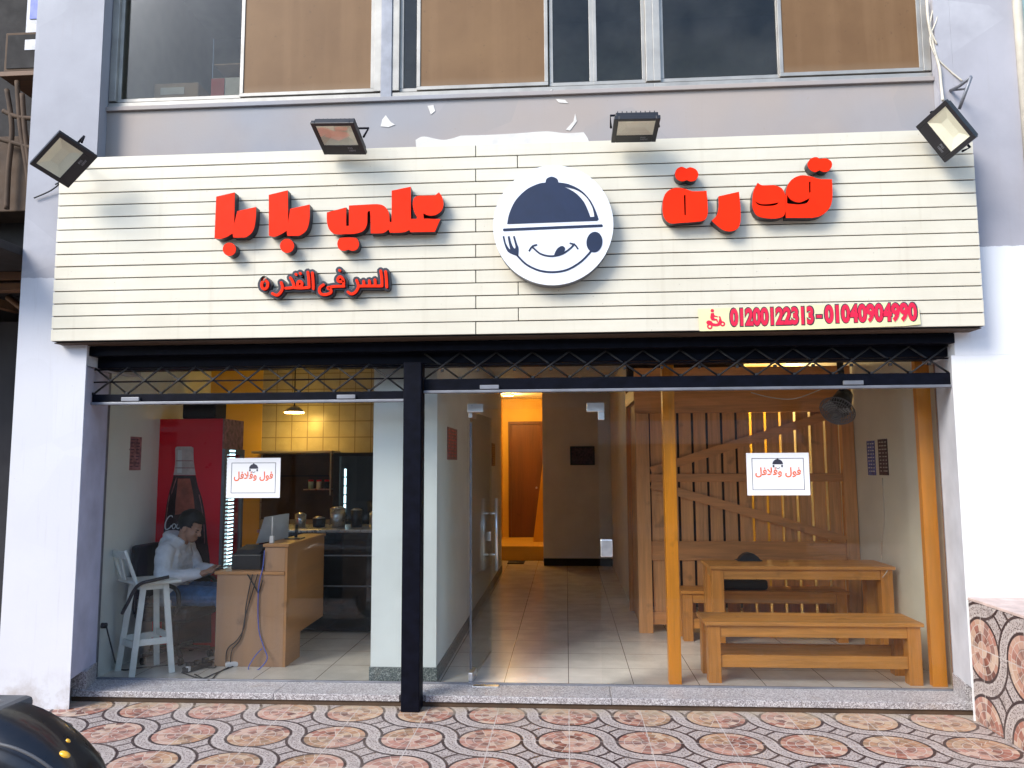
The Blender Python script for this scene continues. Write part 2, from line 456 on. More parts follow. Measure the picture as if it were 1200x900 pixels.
# ------------------------------------------------------------------ materials
M = {}
M['wall'] = painted_wall('wall paint', (0.62, 0.62, 0.66), (0.37, 0.365, 0.40), 3.08)
M['wallR'] = painted_wall('wall paint right', (0.83, 0.83, 0.84), (0.40, 0.385, 0.415), 3.18)
M['wallU'] = painted_wall('upper wall paint', (0.3, 0.3, 0.3), (0.315, 0.31, 0.335), 1.0, cast=(0.40, 0.32, 0.265))
M['reveal'] = plain('grey lilac reveal', (0.46, 0.46, 0.58), 0.6, var=0.15, scale=4)
M['revealR'] = plain('pale grey reveal', (0.50, 0.50, 0.53), 0.6, var=0.12, scale=4)
def board_mat():
    m, nt, p = newmat('cream cladding board'); v = worldpos(nt); x, y, z = split(nt, v)
    n1 = noise(nt, v, 2.5, 5, 0.6); st = noise(nt, v, 1.6, 5, 0.6, (11, 11, 0.5)); sp = noise(nt, v, 45, 3)
    g = noise(nt, v, 2.0, 4, 0.5, (0.7, 40, 40))
    c = mixc(nt, n1.ramp(0.3, 0.7), (0.665, 0.61, 0.485), (0.73, 0.68, 0.555))
    c = mixc(nt, g.ramp(0.35, 0.7)*0.22, c, (0.70, 0.63, 0.47))
    c = mixc(nt, st.ramp(0.56, 0.78)*0.30, c, (0.50, 0.43, 0.31))
    c = mixc(nt, sp.ramp(0.70, 0.75)*0.5, c, (0.34, 0.28, 0.2))
    setc(nt, p, c); nt.links.new((n1*0.3 + 0.28).s, p.inputs['Roughness'])
    nt.links.new(bump(nt, noise(nt, v, 1.5, 3, 0.5, (1, 1, 6)) + g*0.1, 0.25, 0.01), p.inputs['Normal']); return m
M['board'] = board_mat()
M['backing'] = plain('black backing', (0.02, 0.02, 0.022), 0.8)
M['red'] = plain('red acrylic', (0.88, 0.026, 0.002), 0.55, spec=0.12, var=0.08, scale=5, bmp=0.02)
M['letterside'] = plain('black letter side', (0.022, 0.02, 0.028), 0.35, var=0.2)
M['logo_white'] = plain('white acrylic disc', (0.80, 0.81, 0.85), 0.25, var=0.02, scale=2, bmp=0)
M['navy'] = plain('navy vinyl', (0.008, 0.014, 0.045), 0.35, var=0.15, bmp=0)
M['lattice'] = plain('worn grey steel', (0.03, 0.029, 0.03), 0.5, 0.3, 0.4, 20)
M['steel'] = plain('black painted steel', (0.003, 0.0035, 0.008), 0.5, spec=0.1, var=0.4, scale=14, bmp=0.12)
M['alu'] = plain('aluminium', (0.36, 0.34, 0.31), 0.5, 0.45, 0.15, 6, 0.04)
M['alu_dark'] = plain('dull aluminium', (0.22, 0.225, 0.25), 0.5, 0.5, 0.2, 6, 0.05)
M['chrome'] = plain('brushed chrome', (0.88, 0.88, 0.87), 0.34, 1.0, 0.06)
def panel_mat():
    m, nt, p = newmat('brown hardboard'); v = worldpos(nt)
    a = noise(nt, v, 1.2, 5, 0.6); st = noise(nt, v, 1.3, 4, 0.55, (5, 5, 0.25)); sp = noise(nt, v, 30, 3); x, y, z = split(nt, v)
    c = mixc(nt, a.ramp(0.3, 0.7), (0.14, 0.07, 0.027), (0.20, 0.108, 0.045))
    c = mixc(nt, st.ramp(0.5, 0.62)*0.18, c, (0.27, 0.155, 0.075))
    c = mixc(nt, sp.ramp(0.68, 0.74)*0.6, c, (0.10, 0.055, 0.025))
    c = mixc(nt, (z - 4.56 + st*0.05).ramp(0.10, 0.0)*0.4, c, (0.30, 0.22, 0.14))
    setc(nt, p, c); p.inputs['Roughness'].default_value = 0.55; p.inputs['Specular IOR Level'].default_value = 0.3
    nt.links.new(bump(nt, a, 0.3, 0.02), p.inputs['Normal']); return m
M['brown_panel'] = panel_mat()
M['glass'] = glass('shop glass', (0.985, 0.99, 0.985), 0.55, dust=0.004)
M['door_glass'] = glass('door glass', (0.95, 0.985, 0.97), 0.55, dust=0.012)
M['win_glass'] = glass('dusty window glass', (0.80, 0.80, 0.76), 0.6, 0.03)
M['terrazzo'] = terrazzo('grey terrazzo sill', (0.38, 0.355, 0.36), (0.19, 0.17, 0.175), (0.54, 0.52, 0.52))
M['skirting'] = terrazzo('green grey skirting', (0.15, 0.18, 0.17), (0.06, 0.08, 0.08), (0.3, 0.33, 0.31))
M['mosaic_floor'] = mosaic_tile('mosaic pavement', (0, 1), (0.0, -0.96))
M['mosaic_side'] = mosaic_tile('mosaic plinth side', (1, 2), (-0.58, 0.42))
M['mosaic_top'] = plain('pale plinth top', (0.55, 0.42, 0.37), 0.5, var=0.2, scale=12)
M['floor'] = floor_tiles('cream floor tiles')
M['asphalt'] = plain('asphalt', (0.05, 0.05, 0.052), 0.85, var=0.35, scale=20, bmp=0.3)
M['concrete'] = plain('concrete', (0.33, 0.31, 0.29), 0.8, var=0.25, scale=6, bmp=0.2)
M['earth'] = plain('dusty ground', (0.26, 0.22, 0.18), 0.9, var=0.3, scale=1.5, bmp=0.2)
M['plaster'] = plain('pale interior plaster', (0.80, 0.85, 0.82), 0.6, var=0.05, scale=2, bmp=0.04)
M['plaster_cream'] = plain('cream interior plaster', (0.76, 0.72, 0.58), 0.6, var=0.07, scale=2, bmp=0.04)
M['plaster_grey'] = plain('greyish interior plaster', (0.82, 0.77, 0.72), 0.65, var=0.08, scale=2, bmp=0.04)
M['yellow'] = plain('yellow plaster', (0.74, 0.46, 0.06), 0.6, var=0.08, scale=2, bmp=0.04)
M['ceiling'] = plain('ceiling', (0.80, 0.80, 0.78), 0.7)
M['wood_x'] = wood('pine boards lengthwise', (0.66, 0.29, 0.06), 0, 0.42, 0.52)
M['wood_y'] = wood('pine boards crosswise', (0.60, 0.30, 0.08), 1)
M['wood_z'] = wood('pine posts upright', (0.64, 0.265, 0.05), 2, 0.42, 0.52)
M['post_z'] = wood('varnished orange post', (0.80, 0.29, 0.012), 2, 0.35, 0.75)
M['slat_z'] = wood('weathered slats', (0.76, 0.36, 0.125), 2, 0.5)
M['slat_x'] = wood('slat rails', (0.72, 0.32, 0.105), 0, 0.5)
M['desk'] = wood('beige desk laminate', (0.40, 0.24, 0.145), 2, 0.45, 0.9)
M['desk_side'] = wood('desk laminate side', (0.44, 0.225, 0.095), 1, 0.45, 0.9)
M['door_brown'] = wood('brown door', (0.17, 0.07, 0.028), 2, 0.45)
M['white_paint'] = plain('white painted wood', (0.72, 0.76, 0.72), 0.45, var=0.08, scale=12, bmp=0.08)
M['black_plastic'] = plain('black plastic', (0.015, 0.015, 0.018), 0.4)
M['black_leather'] = plain('black leatherette', (0.012, 0.012, 0.015), 0.45, scale=40, bmp=0.2)
M['fridge_red'] = plain('red fridge vinyl', (0.80, 0.008, 0.03), 0.32, var=0.04, scale=2, bmp=0)
M['fridge_in'] = plain('fridge interior', (0.12, 0.28, 0.36), 0.4)
M['paper'] = plain('white paper', (0.80, 0.80, 0.81), 0.6, var=0.02, scale=4, bmp=0)
M['orange_ink'] = plain('orange ink', (0.78, 0.13, 0.03), 0.6, bmp=0)
M['ink'] = plain('dark ink', (0.03, 0.03, 0.05), 0.6, bmp=0)
M['banner'] = plain('yellow banner vinyl', (0.80, 0.74, 0.40), 0.45, var=0.06, scale=5, bmp=0.03)
M['crimson'] = plain('crimson print', (0.72, 0.008, 0.05), 0.5, bmp=0)
M['lamp_on'] = emit('lit warm lamp', (1.0, 0.62, 0.16), 25)
M['led'] = emit('led strip', (0.6, 0.9, 1.0), 1.3)
M['reflector'] = plain('lamp reflector', (0.86, 0.83, 0.68), 0.4, 0.0, var=0.05)
M['lens'] = glass('lamp lens', (0.985, 0.985, 0.97), 0.2)
M['skin'] = plain('skin', (0.42, 0.23, 0.15), 0.5, var=0.08, scale=20)
M['hair'] = plain('black hair', (0.012, 0.010, 0.009), 0.55, scale=60, bmp=0.5)
M['hoodie'] = plain('pale grey hoodie', (0.70, 0.72, 0.76), 0.8, var=0.1, scale=14, bmp=0.3)
M['jeans'] = plain('blue jeans', (0.035, 0.10, 0.22), 0.8, var=0.25, scale=25, bmp=0.2)
M['shoe'] = plain('dark shoe', (0.03, 0.03, 0.035), 0.5)
M['cardboard'] = plain('cardboard', (0.33, 0.21, 0.11), 0.7)
M['white_card'] = plain('white carton', (0.55, 0.52, 0.48), 0.6)
M['red_card'] = plain('red print', (0.4, 0.04, 0.03), 0.6)
M['dark_room'] = plain('dark room', (0.30, 0.27, 0.21), 0.8)
M['stainless'] = plain('stainless steel', (0.5, 0.5, 0.5), 0.3, 0.9, 0.15)
M['kitchen_tile'] = wall_tiles('kitchen wall tiles', (0.48, 0.43, 0.30), 0.20, (0.25, 0.2, 0.14))
M['dark_glass'] = plain('dark display glass', (0.012, 0.018, 0.024), 0.1, coat=0.5, bmp=0)
M['gloss_black'] = plain('gloss black bodywork', (0.006, 0.007, 0.011), 0.32, var=0.3, coat=0.25, bmp=0)
M['amber'] = plain('amber lens', (0.95, 0.46, 0.01), 0.12, coat=1.0, bmp=0)
M['seat_grey'] = plain('grey seat vinyl', (0.10, 0.10, 0.105), 0.5)
M['rubber'] = plain('tyre rubber', (0.012, 0.012, 0.012), 0.8)
M['mint'] = plain('mint wall', (0.52, 0.70, 0.62), 0.7, var=0.15, scale=3, bmp=0.15)
M['rust_wall'] = plain('rust red wall', (0.42, 0.19, 0.10), 0.8, var=0.3, scale=5, bmp=0.2)
M['pipe_cream'] = plain('cream pipe', (0.60, 0.54, 0.44), 0.55, var=0.15)
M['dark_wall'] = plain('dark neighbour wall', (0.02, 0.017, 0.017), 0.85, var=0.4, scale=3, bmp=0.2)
M['brown_wall'] = plain('brown neighbour board', (0.07, 0.04, 0.022), 0.8, var=0.3, scale=4, bmp=0.2)
M['near_black'] = plain('near black panel', (0.014, 0.013, 0.02), 0.7, var=0.3, scale=2)
M['rail_wood'] = wood('canopy beam', (0.16, 0.075, 0.035), 0, 0.6)
M['opp'] = plain('opposite facade', (0.22, 0.19, 0.16), 0.8, var=0.2, scale=0.6, bmp=0.1)
M['opp_glass'] = plain('opposite windows', (0.03, 0.035, 0.045), 0.15)
M['cable'] = plain('black cable', (0.015, 0.015, 0.017), 0.5)
M['blue_cable'] = plain('blue cable', (0.08, 0.12, 0.45), 0.5)
M['white_plastic'] = plain('white plastic', (0.7, 0.7, 0.7), 0.4)
M['screen'] = plain('pale screen back', (0.45, 0.47, 0.48), 0.4)
M['silver_art'] = plain('silver print', (0.58, 0.50, 0.48), 0.35, var=0.2, scale=16, bmp=0)
M['cola_art'] = plain('dark bottle print', (0.05, 0.022, 0.025), 0.35, var=0.4, scale=9, bmp=0)
M['amber_art'] = plain('amber bottle print', (0.42, 0.10, 0.06), 0.35, var=0.4, scale=9, bmp=0)
M['poster_pink'] = plain('pink menu print', (0.33, 0.14, 0.14), 0.4, var=0.6, scale=24, bmp=0)
M['poster_dark'] = plain('dark menu print', (0.06, 0.025, 0.03), 0.4, var=0.9, scale=30, bmp=0)
M['poster_blue'] = plain('blue menu print', (0.10, 0.13, 0.38), 0.4, var=0.6, scale=30, bmp=0)
M['chip'] = plain('bare plaster', (0.70, 0.66, 0.61), 0.85, var=0.08, scale=10, bmp=0.3)

# ================================================================== SETTING
tag(B().box(-120, 120, -120, 120, -0.6, -0.19).build('ground', M['earth']), kind='structure')
tag(B().box(-60, 60, -13.5, -4.3, -0.19, -0.17).build('road', M['asphalt']), kind='structure')
b = B().box(-30, 30, -4.05, -0.305, -0.185, -0.08)
b.box(-30, 30, -0.305, 5, -0.185, -0.084); tag(b.build('pavement', M['mosaic_floor']), kind='structure')
tag(B().box(-30, 30, -4.3, -4.052, -0.185, -0.07, 0.015).build('kerb', M['concrete']), kind='structure')
tag(B().box(-40, 40, -17, -13.5, -0.185, -0.06).build('far_pavement', M['concrete']), kind='structure')
tag(B().box(-3.95, 3.0, 0.05, 1.3, -0.07, 0.0).box(-4.6, 3.0, 1.3, 9.6, -0.07, 0.0).build('floor', M['floor']), kind='structure')

# ================================================================== SHOP BUILDING
bld = empty('shop_building', (-0.4, 0, -0.08), 'pale lilac and white building front that holds the food shop', 'building')
# pillars and upper wall
b = B().box(-4.13, -3.58, -0.50, -0.491, -0.08, 7.2); b.box(-4.13, -3.76, -0.49, 0.30, -0.08, 7.2); b.box(-3.759, -3.60, -0.49, 0.30, 2.41, 7.2); b.build('pillar', M['wall'], bld)
b = B().box(2.72, 3.31, -0.425, -0.416, -0.08, 2.40); b.box(2.86, 3.31, -0.415, 0.30, -0.08, 7.2); b.box(2.745, 2.859, -0.425, 0.30, 2.401, 7.2); b.box(2.86, 3.31, -0.425, -0.416, 2.401, 7.2); b.build('pillar', M['wallR'], bld)
b = B().box(-3.599, 2.744, -0.36, -0.05, 2.56, 4.45)
b.box(-3.599, 2.744, -0.36, 0.3, 6.05, 7.2)
b.build('upper_wall', M['wallU'], bld)
B().box(-3.598, 2.742, -0.385, -0.20, 4.45, 4.485, 0.004).build('window_sill', M['wallU'], bld)
# side reveals beside the glass
def flare(xa, ya, xb, yb, xc, z0, z1): return B().prism([[(xa, ya, z0), (xb, yb, z0), (xc, yb, z0), (xc, ya, z0)]], (0, 0, z1-z0))
flare(-3.578, -0.49, -3.685, -0.02, -3.75, 0.13, 2.40).build('reveal', M['reveal'], bld)
flare(2.722, -0.415, 2.79, -0.02, 2.85, 0.13, 2.40).build('reveal', M['revealR'], bld)
flare(-3.585, -0.30, -3.675, -0.02, -3.75, 0.0, 0.13).build('reveal_base', M['terrazzo'], bld)
flare(2.73, -0.30, 2.78, -0.02, 2.85, 0.0, 0.13).build('reveal_base', M['terrazzo'], bld)
# sill step
b = B()
for x0, x1 in ((-3.685, -2.15), (-2.147, -1.22), (-1.03, 0.30), (0.303, 1.62), (1.623, 2.80)):
    b.box(x0, x1, -0.315, 0.05, -0.045, 0.0, 0.004)
b.box(-1.22, -1.03, -0.29, 0.05, -0.046, -0.001)
b.build('sill_step', M['terrazzo'], bld)
B().box(-3.69, 2.80, -0.30, 0.05, -0.084, -0.046).build('step_riser', M['brown_wall'], bld)
# interior shell
B().box(-3.9, 3.0, -0.04, 1.3, 2.951, 3.1).box(-4.6, 3.0, 1.301, 9.6, 2.951, 3.1).build('shop_ceiling', M['ceiling'], bld)
B().prism([[(-3.695, 0.015, 0), (-3.79, 1.2, 0), (-3.79, 1.46, 0), (-4.45, 1.48, 0), (-4.45, 3.5, 0), (-4.6, 3.5, 0), (-4.6, 1.3, 0), (-4.0, 1.3, 0), (-4.0, 0.015, 0)]], (0, 0, 2.95)).build('interior_wall', M['plaster'], bld)
b = B().box(2.85, 3.0, 0.015, 9.6, 0, 2.95); b.build('interior_wall', M['plaster_cream'], bld)
b = B().box(-1.52, -1.01, 0.035, 6.2, 0.0, 2.95); b.build('partition_wall', M['plaster'], bld)
b = B().box(-1.53, -1.0, 0.025, 6.21, 0.0, 0.11, 0.003); b.build('skirting', M['skirting'], bld)
b = B().box(-0.386, 2.85, 7.0, 7.15, 0.0, 2.95); b.build('back_wall', M['plaster_grey'], bld)
b = B().box(-0.38, 2.85, 6.985, 7.0, 0.0, 0.12); b.build('skirting', M['dark_wall'], bld)
b = B().box(-1.9, 0.4, 9.45, 9.6, 0.0, 2.95); b.box(-1.40, -1.25, 6.2, 9.45, 0, 2.95); b.box(-0.386, -0.24, 7.15, 9.45, 0, 2.95)
b.build('passage_wall', M['yellow'], bld)
b = B().box(-1.25, -0.386, 7.7, 9.45, 0.0, 0.24); b.build('passage_step', M['yellow'], bld)
B().box(-3.78, -1.52, 3.46, 3.60, 0.0, 2.95).build('kitchen_wall', M['kitchen_tile'], bld)
B().box(-4.46, -3.781, 3.45, 3.60, 0.0, 2.95).build('kitchen_wall', M['yellow'], bld)

# upper windows: a band of aluminium sliding windows
wz0, wz1, wy = 4.487, 6.05, -0.33
def window(x0, x1, panes, label):
    wroot = B()
    fr = 0.055
    wroot.box(x0, x1, wy-0.03, wy+0.05, wz0, wz0+fr*0.7, 0.003); wroot.box(x0, x1, wy-0.03, wy+0.05, wz1-fr, wz1, 0.003)
    wroot.box(x0, x0+fr, wy-0.03, wy+0.05, wz0+fr, wz1-fr, 0.003); wroot.box(x1-fr, x1, wy-0.03, wy+0.05, wz0+fr, wz1-fr, 0.003)
    w = wroot.build('window', M['alu'], bld); w['label'] = label
    for (a, c, kind) in panes:
        yy = wy + (0.012 if kind == 'glass' else -0.012)
        f = B(); t = 0.028
        f.box(a, c, yy-0.012, yy+0.012, wz0+fr, wz0+fr+t, 0.002); f.box(a, a+t, yy-0.012, yy+0.012, wz0+fr+t, wz1-fr, 0.002); f.box(c-t, c, yy-0.012, yy+0.012, wz0+fr+t, wz1-fr, 0.002)
        f.build('sash', M['alu'], w)
        if kind == 'glass': B().box(a+t, c-t, yy-0.002, yy+0.002, wz0+fr+t, wz1-fr).build('pane', M['win_glass'], w)
        else: B().box(a+t, c-t, yy-0.004, yy+0.004, wz0+fr+t, wz1-fr).build('panel', M['brown_panel'], w)
window(-3.595, -1.40, [(-3.54, -2.50, 'glass'), (-2.53, -1.455, 'board')], 'sliding window of two leaves, one closed by a brown board')
window(-1.312, 0.70, [(-1.257, -1.09, 'glass'), (-1.12, -0.10, 'board'), (-0.09, 0.245, 'glass'), (0.245, 0.645, 'glass')], 'sliding window with a brown board between dark panes')
window(0.70, 2.74, [(0.755, 1.66, 'glass'), (1.64, 2.685, 'board')], 'sliding window with dark pane and brown board at the right')
B().box(-1.40, -1.312, wy-0.04, wy+0.06, wz0, wz1, 0.004).build('mullion', M['alu_dark'], bld)
b = B().box(-3.59, 2.74, 1.4, 1.5, 4.3, 6.1); b.box(-3.59, 2.74, -0.04, 1.4, 4.38, 4.448); b.box(-3.59, 2.74, -0.2, 1.4, 6.06, 6.12)
b.box(-3.65, -3.592, -0.2, 1.4, 4.4, 6.1); b.box(2.742, 2.8, -0.2, 1.4, 4.4, 6.1); b.build('upstairs_room', M['dark_room'], bld)

# bare plaster strip above the sign
pl = [(488, 176, 1), (487, 164, 1), (497, 160), (520, 164), (540, 159, 1), (575, 158), (610, 156), (640, 154), (662, 156), (684, 155, 1), (690, 166), (684, 176, 1)]
B().prism([onY(outline(pl), -0.3655)], (0, 0.004, 0)).build('plaster_patch', M['chip'], bld)
for px in ([(448, 140), (452, 135), (458, 143), (463, 146), (455, 149), (446, 148)], [(501, 124), (508, 123), (510, 130), (505, 134)], [(651, 116), (662, 117), (666, 121), (655, 120)], [(640, 108), (648, 104), (643, 110)], [(663, 152), (672, 142), (674, 133), (676, 142), (668, 153)]):
    B().prism([onY([Vector(p) for p in px], -0.3645)], (0, 0.003, 0)).build('plaster_chip', M['chip'], bld)

# ================================================================== UPSTAIRS BOXES
t = empty('cardboard_box', (-3.1, 0.1, 4.485), 'brown cardboard box behind the left pane of the window above the sign', 'box', 'cartons stored behind the upstairs window')
B().box(-3.36, -2.98, -0.12, 0.3, 4.485, 4.80, 0.01).build('carton', M['cardboard'], t)
b = B(); b.box(-3.30, -3.1, -0.1245, -0.121, 4.70, 4.76); b.box(-3.22, -3.04, -0.1245, -0.121, 4.60, 4.63); b.build('print', M['white_card'], t)
t = empty('carton_box', (-2.6, 0.1, 4.485), 'red and white carton with raised flap behind the upstairs window', 'box', 'cartons stored behind the upstairs window')
B().box(-2.86, -2.45, -0.12, 0.25, 4.485, 4.83, 0.008).build('carton', M['white_card'], t)
B().box(-2.87, -2.76, -0.127, -0.121, 4.49, 4.82).build('print', M['red_card'], t)
B().box(-2.86, -2.45, -0.1, 0.25, 4.95, 4.96, M=Matrix.Translation((0, 0, 0))).build('flap', M['cardboard'], t)

# ================================================================== SIGN BOARD
SY = -0.62
sign = empty('shop_sign', (-0.46, SY, 2.57), 'long cream sign board of horizontal slats over the shop front', 'sign')
x0, x1, z0, z1 = -3.787, 2.862, 2.57, 3.975
B().box(x0+0.006, x1-0.006, SY+0.012, SY+0.22, z0+0.004, z1-0.004).build('sign_box', M['backing'], sign)
b = B(); n = 15; ph = (z1-z0)/n
for i in range(n):
    za = z1-(i+1)*ph; zb = z1-i*ph
    xs = P(557.5, 290, SY).x if i % 2 == 0 else P(607, 290, SY).x
    for a, c in ((x0, xs-0.003), (xs+0.003, x1)):
        dy = random.uniform(-0.0015, 0.0015); tl = random.uniform(0.001, 0.004)
        bm2 = bmesh.new(); bmesh.ops.create_cube(bm2, size=1)
        for v in bm2.verts:
            yy = SY + dy + (0.013 if v.co.y > 0 else 0) + (tl if v.co.z < 0 else 0)
            v.co = Vector((a if v.co.x < 0 else c, yy, (za+0.0062) if v.co.z < 0 else (zb-0.0018)))
        bmesh.ops.bevel(bm2, geom=list(bm2.edges), offset=0.0018, segments=1, affect='EDGES')
        b._add(bm2)
b.build('slats', M['board'], sign)
B().box(x0+0.01, x1-0.01, SY+0.03, SY+0.20, z0-0.008, z0-0.002, 0.001).build('bottom_board', M['brown_wall'], sign)

# ---- lettering
def word(name, label, letters, yf, yb, mface, mside, cat='sign lettering', trim=None):
    allp = [p for L in letters for loop in L[1][:1] for p in loop]
    c = P(sum(p[0] for p in allp)/len(allp), max(p[1] for p in allp), yf)
    root = empty(name, c, label, cat)
    for nm, loops in letters:
        back = B().prism([onY(l, yf+0.006) for l in loops], (0, yb-yf-0.006, 0)).build(nm, mside, root)
        B().prism([onY(l, yf) for l in loops], (0, 0.005, 0)).build('letter_face', mface, back)
    return root
YF = SY-0.085; YB = SY-0.004
k6 = lambda pts: outline(tr(pts, 240, 200, 7.5)); k7 = lambda pts: outline(tr(pts, 370, 200, 7.0588)); k3 = lambda pts: outline(tr(pts, 760, 170, 5.0))
ba1 = k6([(100, 228, 1), (262, 190, 1), (258, 470, 1), (285, 355, 1), (450, 318, 1), (446, 430), (425, 525), (370, 580), (315, 588), (250, 588, 1), (243, 550, 1), (200, 578), (140, 598), (85, 593, 1)])
dot1 = outline(tr([(215+58*math.cos(a*math.pi/6), 690+58*math.sin(a*math.pi/6)) for a in range(12)], 240, 200, 7.5), 2)
ba2 = k6([(562, 212, 1), (728, 172, 1), (733, 455, 1), (750, 335, 1), (920, 297, 1), (920, 420), (897, 515), (840, 566), (790, 572), (725, 572, 1), (718, 527, 1), (670, 558), (610, 580), (563, 570, 1)])
dot2 = outline(tr([(722+62*math.cos(a*math.pi/6), 660+62*math.sin(a*math.pi/6)) for a in range(12)], 240, 200, 7.5), 2)
word('sign_lettering', 'red raised Arabic word with two round dots, at the left end of the sign', [('letter', [ba1]), ('letter_dot', [dot1]), ('letter', [ba2]), ('letter_dot', [dot2])], YF, YB, M['red'], M['letterside'])
ali = k7([(92, 345, 1), (252, 303, 1), (252, 456, 1), (274, 456, 1), (274, 288, 1), (400, 281), (515, 277), (570, 296), (603, 345), (612, 425, 1), (627, 425, 1), (628, 165, 1), (785, 132, 1), (787, 398, 1), (832, 398, 1), (836, 385), (812, 335), (802, 270), (815, 224), (850, 207, 1), (985, 205, 1), (1020, 178, 1), (1048, 225), (1055, 290), (1032, 338), (985, 368), (930, 370), (890, 352, 1), (893, 396, 1), (1030, 400, 1), (985, 505, 1), (783, 508, 1), (774, 490, 1), (720, 510), (612, 512, 1), (602, 485, 1), (555, 515), (455, 518, 1), (450, 350), (440, 335), (428, 350), (424, 440), (395, 495), (330, 520), (250, 524), (160, 524), (112, 486), (92, 420)])
alid = k7([(178, 605), (195, 562), (235, 553), (300, 553), (340, 562), (357, 605), (342, 648), (305, 662), (268, 652, 1), (232, 662), (195, 650)])
word('sign_lettering', 'red raised Arabic word with one tall stroke, beside the round logo', [('letters', [ali]), ('letter_dot', [alid])], YF, YB, M['red'], M['letterside'])
ta = k3([(340, 268, 1), (346, 340), (346, 405), (325, 440), (270, 450), (190, 455), (130, 458), (95, 430), (82, 380), (88, 310), (112, 270), (160, 250), (210, 255), (260, 270)])
tah = k3([(207, 293, 1), (217, 293, 1), (219, 410, 1), (211, 410, 1)])
tad = k3([(155, 165), (168, 138), (195, 127), (222, 138, 1), (245, 130), (278, 143), (292, 172), (278, 203), (250, 213), (224, 205, 1), (195, 212), (165, 198)])
ra = k3([(410, 300, 1), (530, 273, 1), (538, 360), (538, 450), (520, 490), (480, 505), (440, 498), (400, 470), (370, 442, 1), (400, 410), (411, 360)])
dal = k3([(640, 220, 1), (668, 236), (740, 236), (785, 258), (803, 310), (801, 395), (775, 424), (710, 430), (640, 415), (612, 372), (609, 325), (616, 268)])
dalh = k3([(621, 328, 1), (660, 345), (715, 344), (765, 335, 1), (742, 352), (690, 357), (645, 350)])
qaf = k3([(1075, 200, 1), (1077, 310), (1058, 372), (1010, 413), (960, 426, 1), (805, 426, 1), (803, 345, 1), (803, 300), (810, 250), (838, 203), (890, 178), (950, 183), (1000, 198)])
qafh1 = k3([(812, 342, 1), (812, 290, 1), (835, 320), (885, 336), (945, 310, 1), (928, 338), (880, 348)])
qafh2 = k3([(940, 214, 1), (950, 214, 1), (950, 278, 1), (941, 278, 1)])
qafd = k3([(932, 110), (950, 80), (982, 70), (1005, 82, 1), (1040, 78), (1070, 95), (1074, 125), (1052, 153), (1022, 156), (1003, 146, 1), (975, 158), (945, 142)])
word('sign_lettering', 'red raised Arabic word with double dots above, right of the round logo',
     [('letter', [ta, tah]), ('letter_dot', [tad]), ('letter', [ra]), ('letter', [dal, dalh]), ('letter', [qaf, qafh1, qafh2]), ('letter_dot', [qafd])], YF, YB, M['red'], M['letterside'])

# ---- tagline: pen strokes on a dark outlined backing
ts = [('letter', [[(100, 155), (126, 178), (124, 212), (104, 230), (84, 222), (78, 195), (86, 172), (98, 156)]]),
      ('letter', [[(236, 178), (246, 215), (234, 252), (202, 280), (165, 266)]]),
      ('letter', [[(310, 140), (328, 172), (334, 214), (272, 224)], [(336, 218), (385, 222), (456, 218)], [(366, 200), (372, 174), (390, 168), (404, 186), (396, 206), (378, 214)], [(354, 112), (357, 114)], [(388, 104), (391, 106)]]),
      ('letter', [[(450, 95), (457, 150), (460, 216)]]), ('letter', [[(486, 100), (492, 165), (494, 228)]]),
      ('letter', [[(575, 196), (545, 222), (548, 262), (585, 276), (630, 262), (636, 236), (608, 222), (660, 210), (740, 208)], [(736, 200), (736, 160), (712, 130), (690, 150), (698, 170), (730, 170)], [(704, 80), (707, 82)]]),
      ('letter', [[(842, 160), (856, 208), (835, 252), (800, 270), (772, 254)]]),
      ('letter', [[(858, 208), (900, 206), (950, 206), (1045, 206)], [(902, 200), (898, 168)], [(948, 200), (944, 164)], [(992, 200), (990, 156)], [(1036, 85), (1044, 140), (1046, 204)]]),
      ('letter', [[(1075, 90), (1081, 150), (1084, 214)]])]
ctr = P(380, 345, SY)
tag_root = empty('sign_tagline', ctr, 'small red Arabic tagline with thick black outline, low on the sign', 'sign lettering')
ox, oy, kk = 295, 305, 6.857
i = 0
for nm, strokes in ts:
    bb, rb = B(), B()
    for s_ in strokes:
        i += 1; e = i*0.0004
        bb.prism([onY(stroke(tr([(p[0], p[1], ) for p in s_], ox, oy, kk), 8.8, 4, 5), SY-0.048-e)], (0, 0.044+e, 0))
        rb.prism([onY(stroke(tr(s_, ox, oy, kk), 3.1, 4, 5), SY-0.066-e)], (0, 0.012, 0))
    back = bb.build(nm, M['letterside'], tag_root); rb.build('letter_face', M['red'], back)

# ---- round logo
LY = SY-0.10
k5 = lambda pts: outline(tr(pts, 560, 180, 5.4545))
cl = P(560+480/5.4545, 180+455/5.4545, LY)
logo = empty('round_logo_sign', cl, 'round white sign with navy dish cover, fork, spoon and smile', 'sign')
rx = (P(560+864/5.4545, 263, LY)-P(560+96/5.4545, 263, LY)).x/2; rz = abs((P(648, 180+72/5.4545, LY)-P(648, 180+838/5.4545, LY)).z)/2
def ringpts(r1, r2, Y, nn=72): return [Vector((cl.x + r1*math.cos(2*math.pi*q/nn), Y, cl.z + r2*math.sin(2*math.pi*q/nn))) for q in range(nn)]
B().prism([ringpts(rx*0.997, rz*0.997, LY+0.006)], (0, 0.09, 0)).build('disc_edge', M['alu_dark'], logo)
B().prism([ringpts(rx, rz, LY)], (0, 0.0055, 0)).build('disc_face', M['logo_white'], logo)
LF = LY-0.003
dome = k5([(187, 450, 1), (200, 385), (240, 300), (310, 230), (385, 193), (432, 185, 1), (440, 160), (472, 147), (505, 160), (515, 184, 1), (580, 195), (660, 235), (720, 300), (755, 370), (772, 420, 1), (762, 429, 1)])
